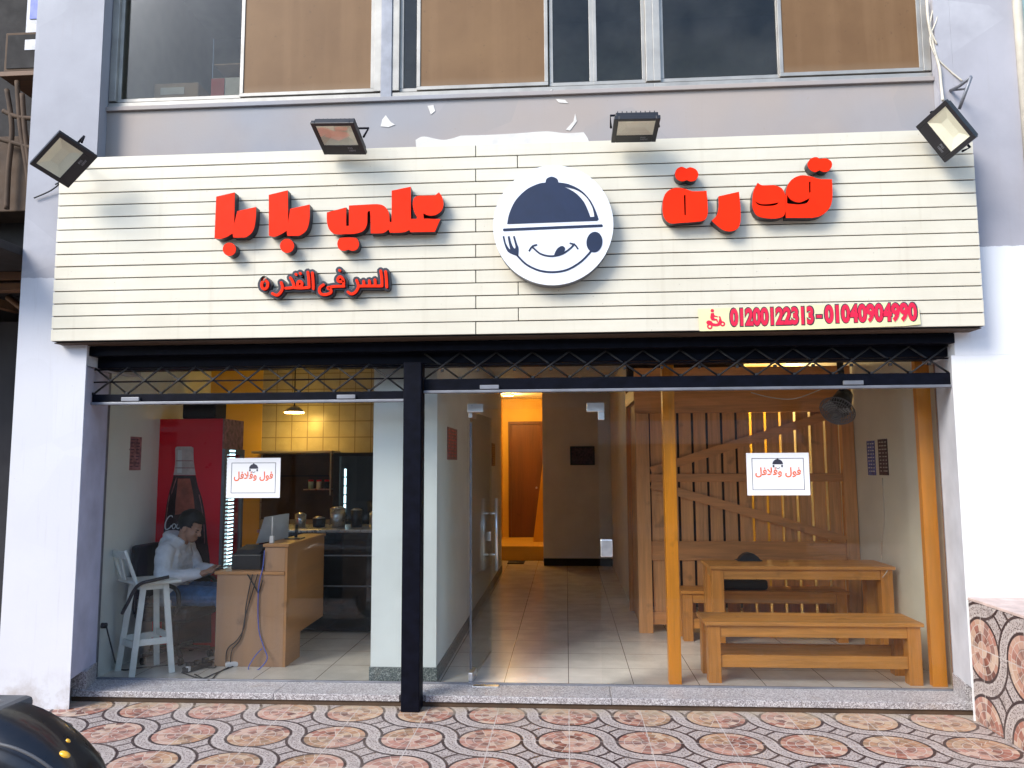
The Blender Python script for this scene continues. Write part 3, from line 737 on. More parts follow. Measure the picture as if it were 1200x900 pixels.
domeh = k5([(553, 212, 1), (620, 248), (675, 305), (708, 375), (718, 405, 1), (744, 403, 1), (732, 345), (692, 278), (630, 232)])
B().prism([onY(dome, LF), onY(domeh, LF)], (0, 0.002, 0)).build('dish_cover_mark', M['navy'], logo)
S5 = lambda pts, w: onY(stroke(tr(pts, 560, 180, 5.4545), w/5.4545, 6, 6), LF)
B().prism([S5([(168, 487), (480, 473), (790, 460)], 17)], (0, 0.002, 0)).build('plate_mark', M['navy'], logo)
b = B()
b.prism([onY(k5([(158, 530, 1), (168, 525, 1), (180, 575), (205, 612), (198, 575), (190, 530, 1), (202, 526, 1), (215, 575), (232, 605), (240, 598), (232, 560), (224, 530, 1), (234, 525, 1), (250, 575), (260, 605), (258, 655, 1), (225, 645), (190, 625), (170, 580)]), LF)], (0, 0.002, 0)); b.build('fork_mark', M['navy'], logo)
B().prism([S5([(252, 652), (310, 708), (390, 746), (480, 757), (570, 742), (650, 697), (700, 650), (722, 624)], 12)], (0, 0.002, 0)).build('handle_mark', M['navy'], logo)
B().prism([onY([Vector((560+p.x/5.4545, 180+p.y/5.4545)) for p in circle(745, 565, 51, 66, 32, 0.12)], LF-0.0006)], (0, 0.002, 0)).build('spoon_mark', M['navy'], logo)
b = B(); b.prism([S5([(350, 598), (400, 640), (470, 655), (540, 640), (592, 604), (616, 578)], 11)], (0, 0.002, 0))
b.prism([[p+Vector((0, -0.0005, 0)) for p in S5([(328, 620), (348, 592), (375, 583)], 10)]], (0, 0.002, 0)); b.prism([[p+Vector((0, -0.0005, 0)) for p in S5([(590, 573), (620, 583), (638, 607)], 10)]], (0, 0.002, 0))
b.prism([onY(k5([(488, 652), (505, 610), (535, 590), (556, 602), (550, 630), (522, 652)]), LF-0.001)], (0, 0.002, 0)); b.build('smile_mark', M['navy'], logo)

# ---- phone banner
BY = SY-0.012
ban = empty('phone_banner', P(948, 388, BY), 'narrow yellow banner with crimson phone numbers under the sign\'s right half', 'banner')
bq = [P(818, 362, BY), P(940, 358, BY), P(1056, 354, BY), P(1077, 361, BY), P(1079, 380, BY), P(1060, 382, BY), P(940, 386, BY), P(820, 388, BY)]
B().prism([bq], (0, 0.003, 0)).build('banner_sheet', M['banner'], ban)
def banner_text(s, pxa, pxb, ya, yb, slope_px):
    for nm, off, Y, m in (('number_outline', 0.080, BY-0.0015, M['ink']), ('number', 0.048, BY-0.0035, M['crimson'])):
        g = 1.2 if off > 0.05 else 0
        A = P(pxa-g, yb+g, Y); C = P(pxb+g, ya-g, Y)
        q = B(); text_on(q, s, A.x, C.x, A.z, A.z+abs(P(pxa, ya-g, Y).z-A.z), Y, 0.0005, off, slope=(P(pxb, yb-slope_px, Y).z-P(pxa, yb, Y).z)); q.build(nm, m, ban)
banner_text('01200122313', 856, 953, 361.5, 382.5, 2.5)
banner_text('-', 957, 963, 369, 372.5, 0)
banner_text('01040904990', 967, 1074, 357.5, 379.5, 3.0)
# scooter rider emblem
ks = lambda pts: outline(tr(pts, 800, 340, 4.0), 4)
b = B(); yy = BY-0.002
def addring(cx, cy, r, r2): b.prism([onY([Vector((800+p.x/4, 340+p.y/4)) for p in circle(cx, cy, r, n=18)], yy), onY([Vector((800+p.x/4, 340+p.y/4)) for p in circle(cx, cy, r2, n=18)], yy)], (0, 0.001, 0))
addring(127, 170, 13, 6); addring(187, 158, 12, 5)
b.prism([onY([Vector((800+p.x/4, 340+p.y/4)) for p in circle(139, 96, 8, n=14)], yy)], (0, 0.001, 0))
b.prism([onY(ks([(132, 108, 1), (146, 106, 1), (150, 118), (165, 122, 1), (164, 127, 1), (148, 125), (150, 133), (162, 136), (166, 150, 1), (160, 150, 1), (156, 142), (138, 142), (130, 130)]), yy-0.0003)], (0, 0.001, 0))
b.prism([onY(ks([(110, 150, 1), (120, 142), (136, 146), (142, 154), (164, 155), (172, 132, 1), (168, 124, 1), (176, 122, 1), (184, 145, 1), (176, 160), (168, 168), (142, 168), (132, 158), (114, 160, 1)]), yy-0.0006)], (0, 0.001, 0))
b.build('rider_emblem', M['crimson'], ban)

# ================================================================== FLOODLIGHTS
def floodlight(c, right, up, nrm, w, label, mount):
    c, right, up, nrm = Vector(c), Vector(right).normalized(), Vector(up).normalized(), Vector(nrm).normalized()
    h = w*0.84
    T = Matrix(((right.x, up.x, nrm.x, c.x), (right.y, up.y, nrm.y, c.y), (right.z, up.z, nrm.z, c.z), (0, 0, 0, 1)))
    root = empty('floodlight', c, label, 'floodlight', 'floodlights along the top of the sign')
    b = B()
    # bezel: frame of four bars around the lens, deeper housing behind
    lx, ly0, ly1 = w*0.40, -h*0.20, h*0.40
    def lb(xa, xb, ya, yb, za, zb, bev=0.003): b.box(xa, xb, ya, yb, za, zb, bev, M=T)
    lb(-w/2, -lx, -h/2, h/2, -0.03, 0); lb(lx, w/2, -h/2, h/2, -0.03, 0); lb(-lx, lx, ly1, h/2, -0.03, 0); lb(-lx, lx, -h/2, ly0, -0.03, 0)
    lb(-w*0.46, w*0.46, -h*0.44, h*0.46, -0.062, -0.031)
    for q in range(9): lb(-w*0.42+q*w*0.1, -w*0.42+q*w*0.1+0.006, -h*0.38, h*0.40, -0.085, -0.062, 0.001)
    b.build('housing', M['black_plastic'], root)
    b = B()
    A = [(-lx, ly0, -0.004), (lx, ly0, -0.004), (lx, ly1, -0.004), (-lx, ly1, -0.004)]; D = [(-lx*0.5, ly0+h*0.2, -0.028), (lx*0.5, ly0+h*0.2, -0.028), (lx*0.5, ly1-h*0.2, -0.028), (-lx*0.5, ly1-h*0.2, -0.028)]
    for q in range(4): b.quad([T @ Vector(A[q]), T @ Vector(A[(q+1) % 4]), T @ Vector(D[(q+1) % 4]), T @ Vector(D[q])])
    b.quad([T @ Vector(q) for q in D]); b.build('reflector', M['reflector'], root)
    b = B(); b.box(-lx, lx, ly0, ly1, -0.0035, -0.0015, M=T); b.build('lens', M['lens'], root)
    me = text_mesh('IP65\n100W', 0.022, 0.0004, 0.0003); b = B()
    me.transform(T @ Matrix.Translation((w*0.13, -h*0.31, 0.0008))); b.bm.from_mesh(me); b.build('rating_text', M['alu_dark'], root)
    b = B(); m_ = Vector(mount)
    s0 = T @ Vector((-w*0.53, -h*0.05, -0.04)); s1 = T @ Vector((w*0.53, -h*0.05, -0.04))
    u0 = T @ Vector((-w*0.53, -h*0.1, -0.15)); u1 = T @ Vector((w*0.53, -h*0.1, -0.15))
    b.tube([s0, u0, u1, s1], 0.008, 8, False); b.tube([(u0+u1)/2, m_], 0.010, 8, False); b.build('bracket', M['steel'], root)
floodlight((-3.534, -0.95, 3.815), (0.788, -0.264, 0.556), (-0.507, -0.791, 0.343), (0.349, -0.552, -0.758), 0.338, 'black floodlight tilted at the sign\'s left end, over the pillar', (-3.70, -0.50, 4.02))
floodlight((-1.58, -0.85, 3.95), (0.981, -0.168, -0.1), (-0.103, -0.878, 0.467), (-0.166, -0.448, -0.879), 0.332, 'black floodlight above the red word next to the round logo\'s left', (-1.55, -0.37, 4.08))
floodlight((0.506, -0.85, 3.937), (1.0, 0.026, -0.003), (0.026, -0.976, 0.214), (0.003, -0.214, -0.977), 0.312, 'dark floodlight lying level just right of the round logo', (0.50, -0.37, 4.07))
floodlight((2.566, -0.85, 3.858), (0.531, -0.059, -0.846), (0.341, -0.898, 0.277), (-0.776, -0.436, -0.456), 0.320, 'grey floodlight tilted at the sign\'s right end, under hanging wires', (2.86, -0.43, 4.02))

# wires and conduit beside the right window
b = B()
b.tube([P(1086, 0, -0.40), P(1088, 25, -0.43), P(1094, 55, -0.42), P(1101, 80, -0.44), P(1103, 100, -0.44), P(1105, 118, -0.5)], 0.010)
b.tube([P(1092, 0, -0.40), P(1098, 20, -0.42), P(1090, 45, -0.43), P(1097, 66, -0.43), P(1112, 82, -0.43), P(1128, 95, -0.44)], 0.006)
b.tube([P(1096, 2, -0.40), P(1090, 30, -0.43), P(1098, 52, -0.43)], 0.006)
tag(b.build('hanging_wires', M['pipe_cream']), 'loose grey wires hanging down beside the right upper window', 'wires')
b = B(); b.tube([P(1114, 106, -0.43), P(1124, 101, -0.55), P(1138, 90, -0.66)], 0.012, 8, False); b.tube([P(1138, 90, -0.66), P(1130, 112, -0.6), P(1124, 128, -0.55)], 0.012, 8, False)
b.tube([P(1114, 106, -0.43), P(1132, 104, -0.55), P(1138, 92, -0.66)], 0.008, 8, False)
tag(b.build('wall_bracket', M['alu_dark']), 'bent metal bracket on the wall above the right-end floodlight', 'bracket')
b = B(); b.tube([P(65, 216, -0.52), P(72, 213, -0.56), P(60, 223, -0.53), P(40, 232, -0.52)], 0.006)
tag(b.build('loose_cable', M['cable']), 'short black cable hanging under the left-end floodlight', 'cable')

# ================================================================== SHUTTERS, LINTEL, POST
tag(B().box(-3.60, 2.744, -0.325, -0.06, 2.405, 2.555, 0.006).box(-3.60, 2.744, -0.44, -0.3255, 2.487, 2.555, 0.004).build('shutter_box', M['steel']), 'long black steel box right under the cream sign', 'shutter box')
tag(B().box(-1.183, -1.05, -0.445, -0.30, -0.08, 2.404, 0.006).build('steel_post', M['steel']), 'black square steel post between the two shop windows', 'post')
def shutter(x0, x1, ztop, zbar, rows, label):
    root = empty('rolling_shutter', ((x0+x1)/2, -0.36, zbar), label, 'shutter', 'rolled up lattice shutters')
    bh = 0.06 if rows > 1 else 0.085
    bar = B().box(x0, x1, -0.375, -0.345, zbar, zbar+bh, 0.004).build('bottom_bar', M['steel'], root)
    B().box(x0, x1, -0.392, -0.340, zbar-0.022, zbar-0.001, 0.004).build('bottom_rail', M['alu_dark'], root)
    b = B(); z0_, z1_ = zbar+bh, ztop
    nn = max(1, round((x1-x0)/0.272)); s = (x1-x0)/nn
    hh = (z1_-z0_)
    for q in range(nn):
        xa = x0+q*s
        zu = z1_+hh*0.9 if hh < 0.15 else z1_
        if zu > 2.48: zu = 2.48
        for (p_, r_) in (((xa, z0_), (xa+s, zu)), ((xa, zu), (xa+s, z0_))):
            yq = -0.363 if p_[1] < r_[1] else -0.351
            b.tube([(p_[0], yq, p_[1]), (r_[0], yq, r_[1])], 0.0075, 6, False)
    for q in range(nn*2):
        xx = x0+q*s/2; b.box(xx-0.010, xx+0.010, -0.37, -0.345, z0_-0.004+(hh/2 if q % 2 else 0), z0_+0.016+(hh/2 if q % 2 else 0), 0.002)
    b.build('lattice', M['lattice'], root)
    b = B()
    for q in range(rows): 
        zz = z0_ + (q+1)*hh/(rows+0.15) 
        b.tube([(x0, -0.357, min(zz, z1_-0.004)), (x1, -0.357, min(zz, z1_-0.004))], 0.006, 6, False)
    b.build('rod', M['steel'], root)
    for xx in (x0+(x1-x0)*0.13, x0+(x1-x0)*0.82):
        B().box(xx-0.07, xx+0.07, -0.398, -0.376, zbar+0.004, zbar+0.034, 0.003).build('lock_plate', M['alu_dark'], root)
shutter(-3.60, -1.19, 2.404, 2.14, 2, 'rolled up black lattice shutter over the left shop window')
shutter(-1.045, 2.73, 2.404, 2.20, 1, 'rolled up black lattice shutter over the entrance and right window')

# ================================================================== SHOP GLAZING
gz = empty('shop_glazing', (-0.4, 0, 0), 'frameless glass front of the shop from pillar to pillar', 'shop window')
def pane(x0, x1, z0, z1): B().box(x0, x1, -0.006, 0.006, z0, z1).build('pane', M['glass'], gz)
pane(-3.69, -1.232, 0.004, 2.55); pane(-1.228, -0.765, 0.004, 2.55); pane(-0.762, 0.247, 2.085, 2.55); pane(0.25, 2.79, 0.004, 2.55)
b = B().box(-3.684, 2.79, -0.012, 0.012, -0.0005, 0.012, 0.002); b.box(-3.70, -3.685, -0.02, 0.014, 0, 2.55, 0.002); b.box(2.791, 2.805, -0.02, 0.014, 0, 2.55, 0.002)
b.build('edge_channel', M['alu_dark'], gz)
for z in (0.3, 1.1, 1.9): B().cyl((-1.23, -0.02, z), (-1.23, 0.02, z), 0.014, seg=12).build('glass_clip', M['alu'], gz)
b = B(); b.box(0.165, 0.30, -0.018, 0.018, 2.055, 2.125, 0.004); b.box(0.252, 0.30, -0.018, 0.018, 1.99, 2.055, 0.004); b.build('corner_patch', M['chrome'], gz)
b = B(); b.box(0.255, 0.345, -0.022, 0.022, 0.95, 1.08, 0.005); b.build('lock_keeper', M['chrome'], gz)
# open door leaf, turned inwards
dr = empty('glass_door', (-0.745, 0.03, 0.0), 'open frameless glass door with long bar handles, swung into the entrance', 'door')
ang = R_(86.0); hx, hy = -0.745, 0.035
DT = Matrix.Translation((hx, hy, 0)) @ Matrix.Rotation(ang, 4, 'Z')
B().box(0.0, 0.98, -0.006, 0.006, 0.012, 2.07, M=DT).build('leaf', M['door_glass'], dr)
B().box(0.0, 0.004, -0.0075, 0.0075, 0.10, 1.98, M=DT).build('leaf_edge', M['alu_dark'], dr)
for sgn in (-1, 1):
    b = B()
    b.cyl(DT @ Vector((0.90, sgn*0.06, 0.72)), DT @ Vector((0.90, sgn*0.06, 1.35)), 0.014)
    for z in (0.86, 1.22): b.cyl(DT @ Vector((0.90, sgn*0.006, z)), DT @ Vector((0.90, sgn*0.06, z)), 0.009)
    b.build('handle', M['chrome'], dr)
B().box(-0.01, 0.16, -0.016, 0.016, 2.02, 2.085, 0.004, M=DT).build('hinge_patch', M['chrome'], dr)
B().box(-0.01, 0.16, -0.016, 0.016, 0.005, 0.075, 0.004, M=DT).build('hinge_patch', M['chrome'], dr)
B().box(0.87, 0.93, -0.012, 0.012, 0.98, 1.06, 0.004, M=DT).build('lock', M['chrome'], dr)
b = B(); b.box(-0.765, -0.64, -0.018, 0.018, 2.06, 2.125, 0.004); b.build('top_patch', M['chrome'], dr)
b = B(); b.box(-0.72, -0.52, -0.085, -0.02, 0.0, 0.006, 0.002)
b.build('floor_hinge', M['chrome'], dr)

# posters on the glass
def poster(px0, py0, px1, py1, label):
    Y = -0.0075; A, C = P(px0, py1, Y), P(px1, py0, Y); x0, x1, z0, z1 = A.x, C.x, A.z, C.z; w = x1-x0; h = z1-z0
    root = empty('window_notice', ((x0+x1)/2, Y, z0), label, 'notice', 'white notices stuck on the glass')
    B().box(x0, x1, Y-0.0012, Y, z0, z1).build('sheet', M['paper'], root)
    b = B(); m = 0.085*w; t = 0.004; yb = Y-0.002
    for q in ((x0+m, x1-m, z1-m-t, z1-m), (x0+m, x1-m, z0+m, z0+m+t), (x0+m, x0+m+t, z0+m+t, z1-m-t), (x1-m-t, x1-m, z0+m+t, z1-m-t)): b.box(q[0], q[1], yb, yb+0.0006, q[2], q[3])
    b.build('border_line', M['ink'], root)
    cx, cz, s = (x0+x1)/2, z1-0.27*h, 0.085*w
    b = B(); dm = [Vector((cx+s*math.cos(q*math.pi/14), yb-0.0004, cz+s*math.sin(q*math.pi/14))) for q in range(15)]
    b.prism([dm], (0, 0.0008, 0)); b.prism([[Vector((cx+p.x, yb-0.0006, cz+s+p.y)) for p in circle(0, 0, s*0.16, n=10)]], (0, 0.0008, 0))
    for q in (-0.8, 0.8): b.box(cx+q*s-0.006, cx+q*s+0.006, yb-0.0004, yb+0.0004, cz-0.55*s, cz-0.12*s)
    b.prism([[Vector((cx+p.x, yb-0.0004, cz-0.75*s+p.y)) for p in stroke([(-0.35*s, 0.12*s), (0, -0.06*s), (0.35*s, 0.12*s)], s*0.1)]], (0, 0.0008, 0))
    b.build('emblem', M['ink'], root)
    b = B(); text_on(b, '\ufede\ufed3\ufefc\ufed3\ufeed \ufedd\ufeed\ufed3', x0+0.135*w, x1-0.135*w, z0+0.42*h, z0+0.66*h, yb, 0.0004, 0.022); b.build('arabic_text', M['orange_ink'], root)
poster(265, 536.5, 329, 583.5, 'white notice with orange Arabic words on the left window')
poster(876, 530.5, 947.5, 580.5, 'white notice with orange Arabic words on the right window, before the slatted screen')

# ================================================================== RIGHT ROOM
def post_px(pts, y0, y1, label):
    q = [P(p[0], p[1], y0) for p in pts]
    b = B().prism([q], (0, y1-y0, 0)); o = b.build('timber_post', M['post_z']); tag(o, label, 'post'); return o
tag(B().box(0.757, 0.85, 0.06, 0.15, 0.0, 2.6, 0.004).build('timber_post', M['post_z']), 'bright orange timber post between doorway and right window', 'post', 'orange timber posts')
tag(B().box(2.69, 2.795, 0.09, 0.15, 0.0, 2.6, 0.004).build('timber_post', M['post_z']), 'orange timber post at the right edge of the shop window', 'post', 'orange timber posts')
scr = empty('slatted_screen', (1.75, 1.9, 0), 'tall screen of upright wooden slats with crossed braces behind the table', 'screen')
b = B(); xs0, xs1, n = 0.84, 2.72, 13; pt = (xs1-xs0)/n
for q in range(n):
    g = 0.013
    b.box(xs0+q*pt+g, xs0+(q+1)*pt-g, 1.915, 1.935, 0.08, 2.16 if q < 11 else 2.2, 0.002)
b.build('slats', M['slat_z'], scr)
B().box(0.70, 2.84, 1.89, 1.913, 2.16, 2.62, 0.003).build('top_rail', M['slat_x'], scr)
B().box(0.83, 2.72, 1.89, 1.913, 1.47, 1.55, 0.003).build('middle_rail', M['slat_x'], scr)
B().box(0.83, 2.72, 1.89, 1.913, 0.70, 0.885, 0.003).build('bottom_rail', M['slat_x'], scr)
B().box(0.83, 2.72, 1.89, 1.913, 0.08, 0.20, 0.003).build('bottom_rail', M['slat_x'], scr)
for (a, c) in (((0.85, 1.58), (2.72, 2.16)), ((0.85, 1.45), (2.72, 0.90))):
    d = Vector((c[0]-a[0], 0, c[1]-a[1])); nn = Vector((-d.z, 0, d.x)).normalized()*0.042
    pa, pc = Vector((a[0], 1.872, a[1])), Vector((c[0], 1.872, c[1]))
    B().prism([[pa-nn, pc-nn, pc+nn, pa+nn]], (0, 0.017, 0)).build('brace', M['slat_x'], scr)
B().box(0.70, 0.835, 1.86, 1.96, 0.0, 2.158, 0.004).build('side_post', M['slat_z'], scr)
B().box(2.725, 2.845, 1.87, 1.95, 0.0, 2.158, 0.004).build('side_post', M['slat_z'], scr)
# second short screen running back from the left post
s2 = empty('side_screen', (0.74, 2.6, 0), 'wooden side screen running back from the slatted screen', 'screen')
b = B()
for q in range(6): b.box(0.745, 0.765, 2.0+q*0.17, 2.0+q*0.17+0.13, 0.0, 2.5, 0.002)
b.build('slats', M['slat_z'], s2); B().box(0.70, 0.743, 1.965, 3.0, 2.30, 2.45, 0.003).build('top_rail', M['wood_y'], s2)
B().box(0.70, 0.80, 3.02, 3.12, 0.0, 2.5, 0.003).build('post', M['wood_z'], s2)

def bench(x0, x1, y0, y1, zt, leg, label, stretch=True, name='wooden_bench', cat='bench'):
    root = empty(name, ((x0+x1)/2, (y0+y1)/2, 0), label, cat)
    b = B(); n = 3; w = (y1-y0)/n
    for q in range(n): b.box(x0, x1, y0+q*w+0.0015, y0+(q+1)*w-0.0015, zt-0.028, zt, 0.003)
    b.build('seat' if cat == 'bench' else 'table_top', M['wood_x'], root)
    ins = 0.02
    for lx in (x0+ins, x1-ins-leg):
        for ly in (y0+ins, y1-ins-leg): B().box(lx, lx+leg, ly, ly+leg, 0.0, zt-0.029, 0.003).build('leg', M['wood_z'], root)
    b = B(); b.box(x0+ins+leg+0.001, x1-ins-leg-0.001, y0+ins+0.008, y0+ins+0.035, zt-0.115, zt-0.030, 0.002); b.box(x0+ins+leg+0.001, x1-ins-leg-0.001, y1-ins-0.035, y1-ins-0.008, zt-0.115, zt-0.030, 0.002)
    b.build('apron', M['wood_x'], root)
    b = B()
    for lx in (x0+ins, x1-ins-leg): b.box(lx+0.02, lx+leg-0.02, y0+ins+leg+0.001, y1-ins-leg-0.001, zt-0.115, zt-0.030, 0.002)
    b.build('end_apron', M['wood_y'], root)
    if stretch:
        b = B(); b.box(x0+ins+leg+0.001, x1-ins-leg-0.001, y0+ins+0.015, y0+ins+0.04, 0.115, 0.205, 0.002); b.box(x0+ins+leg+0.001, x1-ins-leg-0.001, y1-ins-0.05, y1-ins-0.02, 0.10, 0.22, 0.002); b.build('stretcher', M['wood_x'], root)
    return root
bench(1.04, 2.65, 0.09, 0.50, 0.455, 0.095, 'wooden bench nearest the glass in the right window')
bench(1.235, 2.80, 0.93, 1.42, 0.765, 0.10, 'long wooden table between the two benches in the right window', False, 'wooden_table', 'table')
bench(1.06, 2.60, 1.50, 1.84, 0.465, 0.09, 'wooden bench behind the table, against the slatted screen')
# things on and under the table
t = empty('napkin_holder', (1.66, 1.32, 0.766), 'small black napkin holder standing on the table', 'holder')
b = B().prism([[(1.56, 1.30, 0.766), (1.76, 1.30, 0.766), (1.74, 1.30, 0.80), (1.70, 1.30, 0.83), (1.66, 1.30, 0.84), (1.62, 1.30, 0.83), (1.58, 1.30, 0.80)]], (0, 0.09, 0)); b.build('cover', M['black_plastic'], t)
B().box(1.55, 1.77, 1.285, 1.405, 0.766, 0.774, 0.002).build('base', M['black_plastic'], t)
t = empty('black_bag', (1.65, 1.62, 0.465), 'flat black bag lying on the bench behind the table', 'bag')
B().box(1.46, 1.88, 1.55, 1.78, 0.466, 0.56, 0.025).build('body', M['black_leather'], t)
B().tube([(1.55, 1.56, 0.56), (1.60, 1.57, 0.60), (1.72, 1.57, 0.60), (1.78, 1.56, 0.56)], 0.008).build('strap', M['black_leather'], t)
# wall fan high on the right wall
t = empty('wall_fan', (2.84, 1.1, 2.25), 'dark grey round fan hanging high in the right window\'s top corner', 'fan')
hc = P(980, 484, 0.9)
T = Matrix.Translation(hc) @ Vector((-0.45, -0.5, -0.6)).to_track_quat('Z', 'Y').to_matrix().to_4x4()
b = B()
for r_, z_ in ((0.03, 0.035), (0.05, 0.03), (0.07, 0.026), (0.09, 0.02), (0.11, 0.012), (0.13, 0.0), (0.15, -0.03), (0.13, -0.06), (0.08, -0.08)):
    b.tube([T @ Vector((r_*math.cos(2*math.pi*q/20), r_*math.sin(2*math.pi*q/20), z_)) for q in range(21)], 0.004, 5, False)
for q in range(40):
    a = 2*math.pi*q/40
    b.tube([T @ Vector((r_*math.cos(a), r_*math.sin(a), z_)) for r_, z_ in ((0.02, 0.03), (0.09, 0.02), (0.13, 0.0), (0.15, -0.03), (0.13, -0.06), (0.06, -0.085))], 0.0025, 4, False)
b.build('guard', M['alu_dark'], t)
b = B()
for q in range(3):
    a = 2*math.pi*q/3; b.box(0.02, 0.12, -0.045, 0.045, -0.002, 0.002, 0.001, M=T @ Matrix.Rotation(a, 4, 'Z') @ Matrix.Rotation(0.5, 4, 'X') @ Matrix.Translation((0, 0, -0.02)))
b.build('blades', M['screen'], t)
b = B(); b.cyl(T @ Vector((0, 0, -0.26)), T @ Vector((0, 0, -0.06)), 0.07, 0.10); b.tube([T @ Vector((0, 0, -0.18)), T @ Vector((0, 0, -0.2))+Vector((0, 0, 0.12)), T @ Vector((0, 0, -0.2))+Vector((0.0, 0.05, 0.42))], 0.03); b.build('motor', M['black_plastic'], t)
# pictures on walls
def wall_card(name, label, cat, X, pa, pb, mats, thick=0.006):
    A, C = PX(pa[0], pa[1], X), PX(pb[0], pb[1], X)
    y0, y1 = sorted((A.y, C.y)); z0, z1 = sorted((A.z, C.z)); root = empty(name, (X, (y0+y1)/2, z0), label, cat)
    s = -1 if X > 0 else 1
    B().box(min(X, X+s*thick), max(X, X+s*thick), y0, y1, z0, z1, 0.001).build('sheet', mats[0], root)
    b = B(); xx = X+s*(thick+0.0006)
    rnd = random.Random(len(label))
    for r in range(9):
        zz = z1-(r+1)*(z1-z0)/10
        for cc in range(3):
            ya = y0+(0.08+cc*0.3)*(y1-y0); b.box(xx-0.0005, xx+0.0005, ya, ya+(y1-y0)*rnd.uniform(0.1, 0.25), zz, zz+(z1-z0)*0.03)
    b.build('print', mats[1], root)
wall_card('wall_menu', 'pink and brown menu card on the left wall by the fridge', 'menu', -3.732, (145, 511), (164, 551), (M['poster_pink'], M['poster_dark']))
wall_card('wall_menu', 'blue menu card on the cream right wall', 'menu', 2.85, (1016, 517), (1027, 557), (M['poster_blue'], M['paper']))
wall_card('wall_menu', 'brown menu card beside the blue one on the right wall', 'menu', 2.85, (1029, 515), (1042, 557), (M['poster_dark'], M['white_card']))
wall_card('wall_menu', 'small pink menu card on the white partition by the door', 'menu', -1.01, (524, 500), (535, 539), (M['poster_pink'], M['fridge_red']))
wall_card('wall_picture', 'dark narrow picture on the partition deep in the passage', 'picture', -1.01, (576, 519), (580, 546), (M['poster_dark'], M['brown_wall']))
t = empty('framed_picture', (0.27, 6.99, 1.64), 'dark framed picture on the grey back wall of the entrance', 'picture')
B().box(0.071, 0.475, 6.965, 6.998, 1.637, 1.949, 0.006).build('frame', M['black_plastic'], t)
B().box(0.095, 0.45, 6.960, 6.964, 1.66, 1.925).build('picture', M['poster_dark'], t)
# brown door in passage
t = empty('inner_door', (-0.8, 9.42, 0.24), 'dark brown door at the end of the yellow passage', 'door')
B().box(-1.08, -0.50, 9.40, 9.445, 0.242, 2.44, 0.004).build('leaf', M['door_brown'], t)
b = B(); b.box(-1.13, -1.082, 9.38, 9.445, 0.242, 2.50, 0.004); b.box(-0.498, -0.45, 9.38, 9.445, 0.242, 2.50, 0.004); b.box(-1.081, -0.499, 9.38, 9.445, 2.442, 2.50, 0.004); b.build('frame', M['door_brown'], t)
b = B(); b.cyl((-0.58, 9.40, 1.2), (-0.58, 9.35, 1.2), 0.02); b.build('handle', M['chrome'], t)
t = B().prism([[(-0.42, 8.5, 0.241), (-0.62, 8.5, 0.241), (-0.42, 8.5, 1.75)]], (0, 0.06, 0)).build('light_wedge', M['yellow']); tag(t, 'yellow light shaped as a sloping stair side in front of the brown door', 'wedge')  # yellow wedge stands in for a patch of light by the door
t = B().box(-1.0, -0.72, 7.2, 7.55, 0.001, 0.015, 0.004).build('door_mat', M['near_black']); tag(t, 'small dark mat on the floor of the yellow passage', 'mat')
# warm ceiling lamps that light the passage and the room behind the screen
def ceil_lamp(name, loc, r, power, label, colr=(1.0, 0.70, 0.30)):
    root = empty(name, loc, label, 'lamp')
    B().cyl((loc[0], loc[1], loc[2]-0.03), (loc[0], loc[1], loc[2]), r*1.15, seg=24).build('rim', M['white_plastic'], root)
    B().cyl((loc[0], loc[1], loc[2]-0.036), (loc[0], loc[1], loc[2]-0.0305), r, seg=24).build('bulb', M['lamp_on'], root)
    l = bpy.data.lights.new(name+' light', 'POINT'); l.energy = power; l.color = colr; l.shadow_soft_size = 0.06
    lo = bpy.data.objects.new(name+'_light', l); col.objects.link(lo); lo.location = (0, 0, -0.12); lo.parent = root
ceil_lamp('ceiling_lamp', (-1.05, 8.3, 2.95), 0.09, 11, 'warm ceiling lamp hidden in the yellow passage')
ceil_lamp('ceiling_lamp', (2.5, 3.9, 2.95), 0.09, 20, 'warm ceiling lamp behind the slatted screen')
b = B().box(2.12, 2.849, 4.6, 4.7, 0, 2.95); tag(b.build('rear_partition', M['yellow']), 'yellow wall seen through the right gaps of the slatted screen', 'wall')
b = B().box(0.74, 2.119, 3.3, 3.4, 0, 2.95); tag(b.build('unlit_gap_wall', M['dark_wall']), 'added wall, blackened as the shade in the left gaps of the slatted screen', 'wall')  # added wall; the unlit room behind the left gaps is its near-black colour
b = B().box(0.74, 0.80, 3.401, 6.98, 0, 2.95); tag(b.build('passage_partition', M['plaster_grey']), 'greyish side wall at the right of the entrance passage', 'wall')
# cord hanging on the right wall
b = B(); b.tube([PX(1034, 560, 2.845), PX(1036, 610, 2.843), PX(1033, 640, 2.84), PX(1035, 665, 2.84), P(1040, 668, 0.95), P(1034, 677, 0.92)], 0.004)
tag(b.build('hanging_string', M['pipe_cream']), 'thin pale cord hanging down the right wall onto the table', 'cord')
b = B().tube([P(880, 460, 0.5), P(905, 466, 0.5), P(932, 467, 0.5), P(965, 455, 0.5)], 0.004); tag(b.build('drooping_wire', M['pipe_cream']), 'thin pale wire drooping below the right shutter', 'wire')

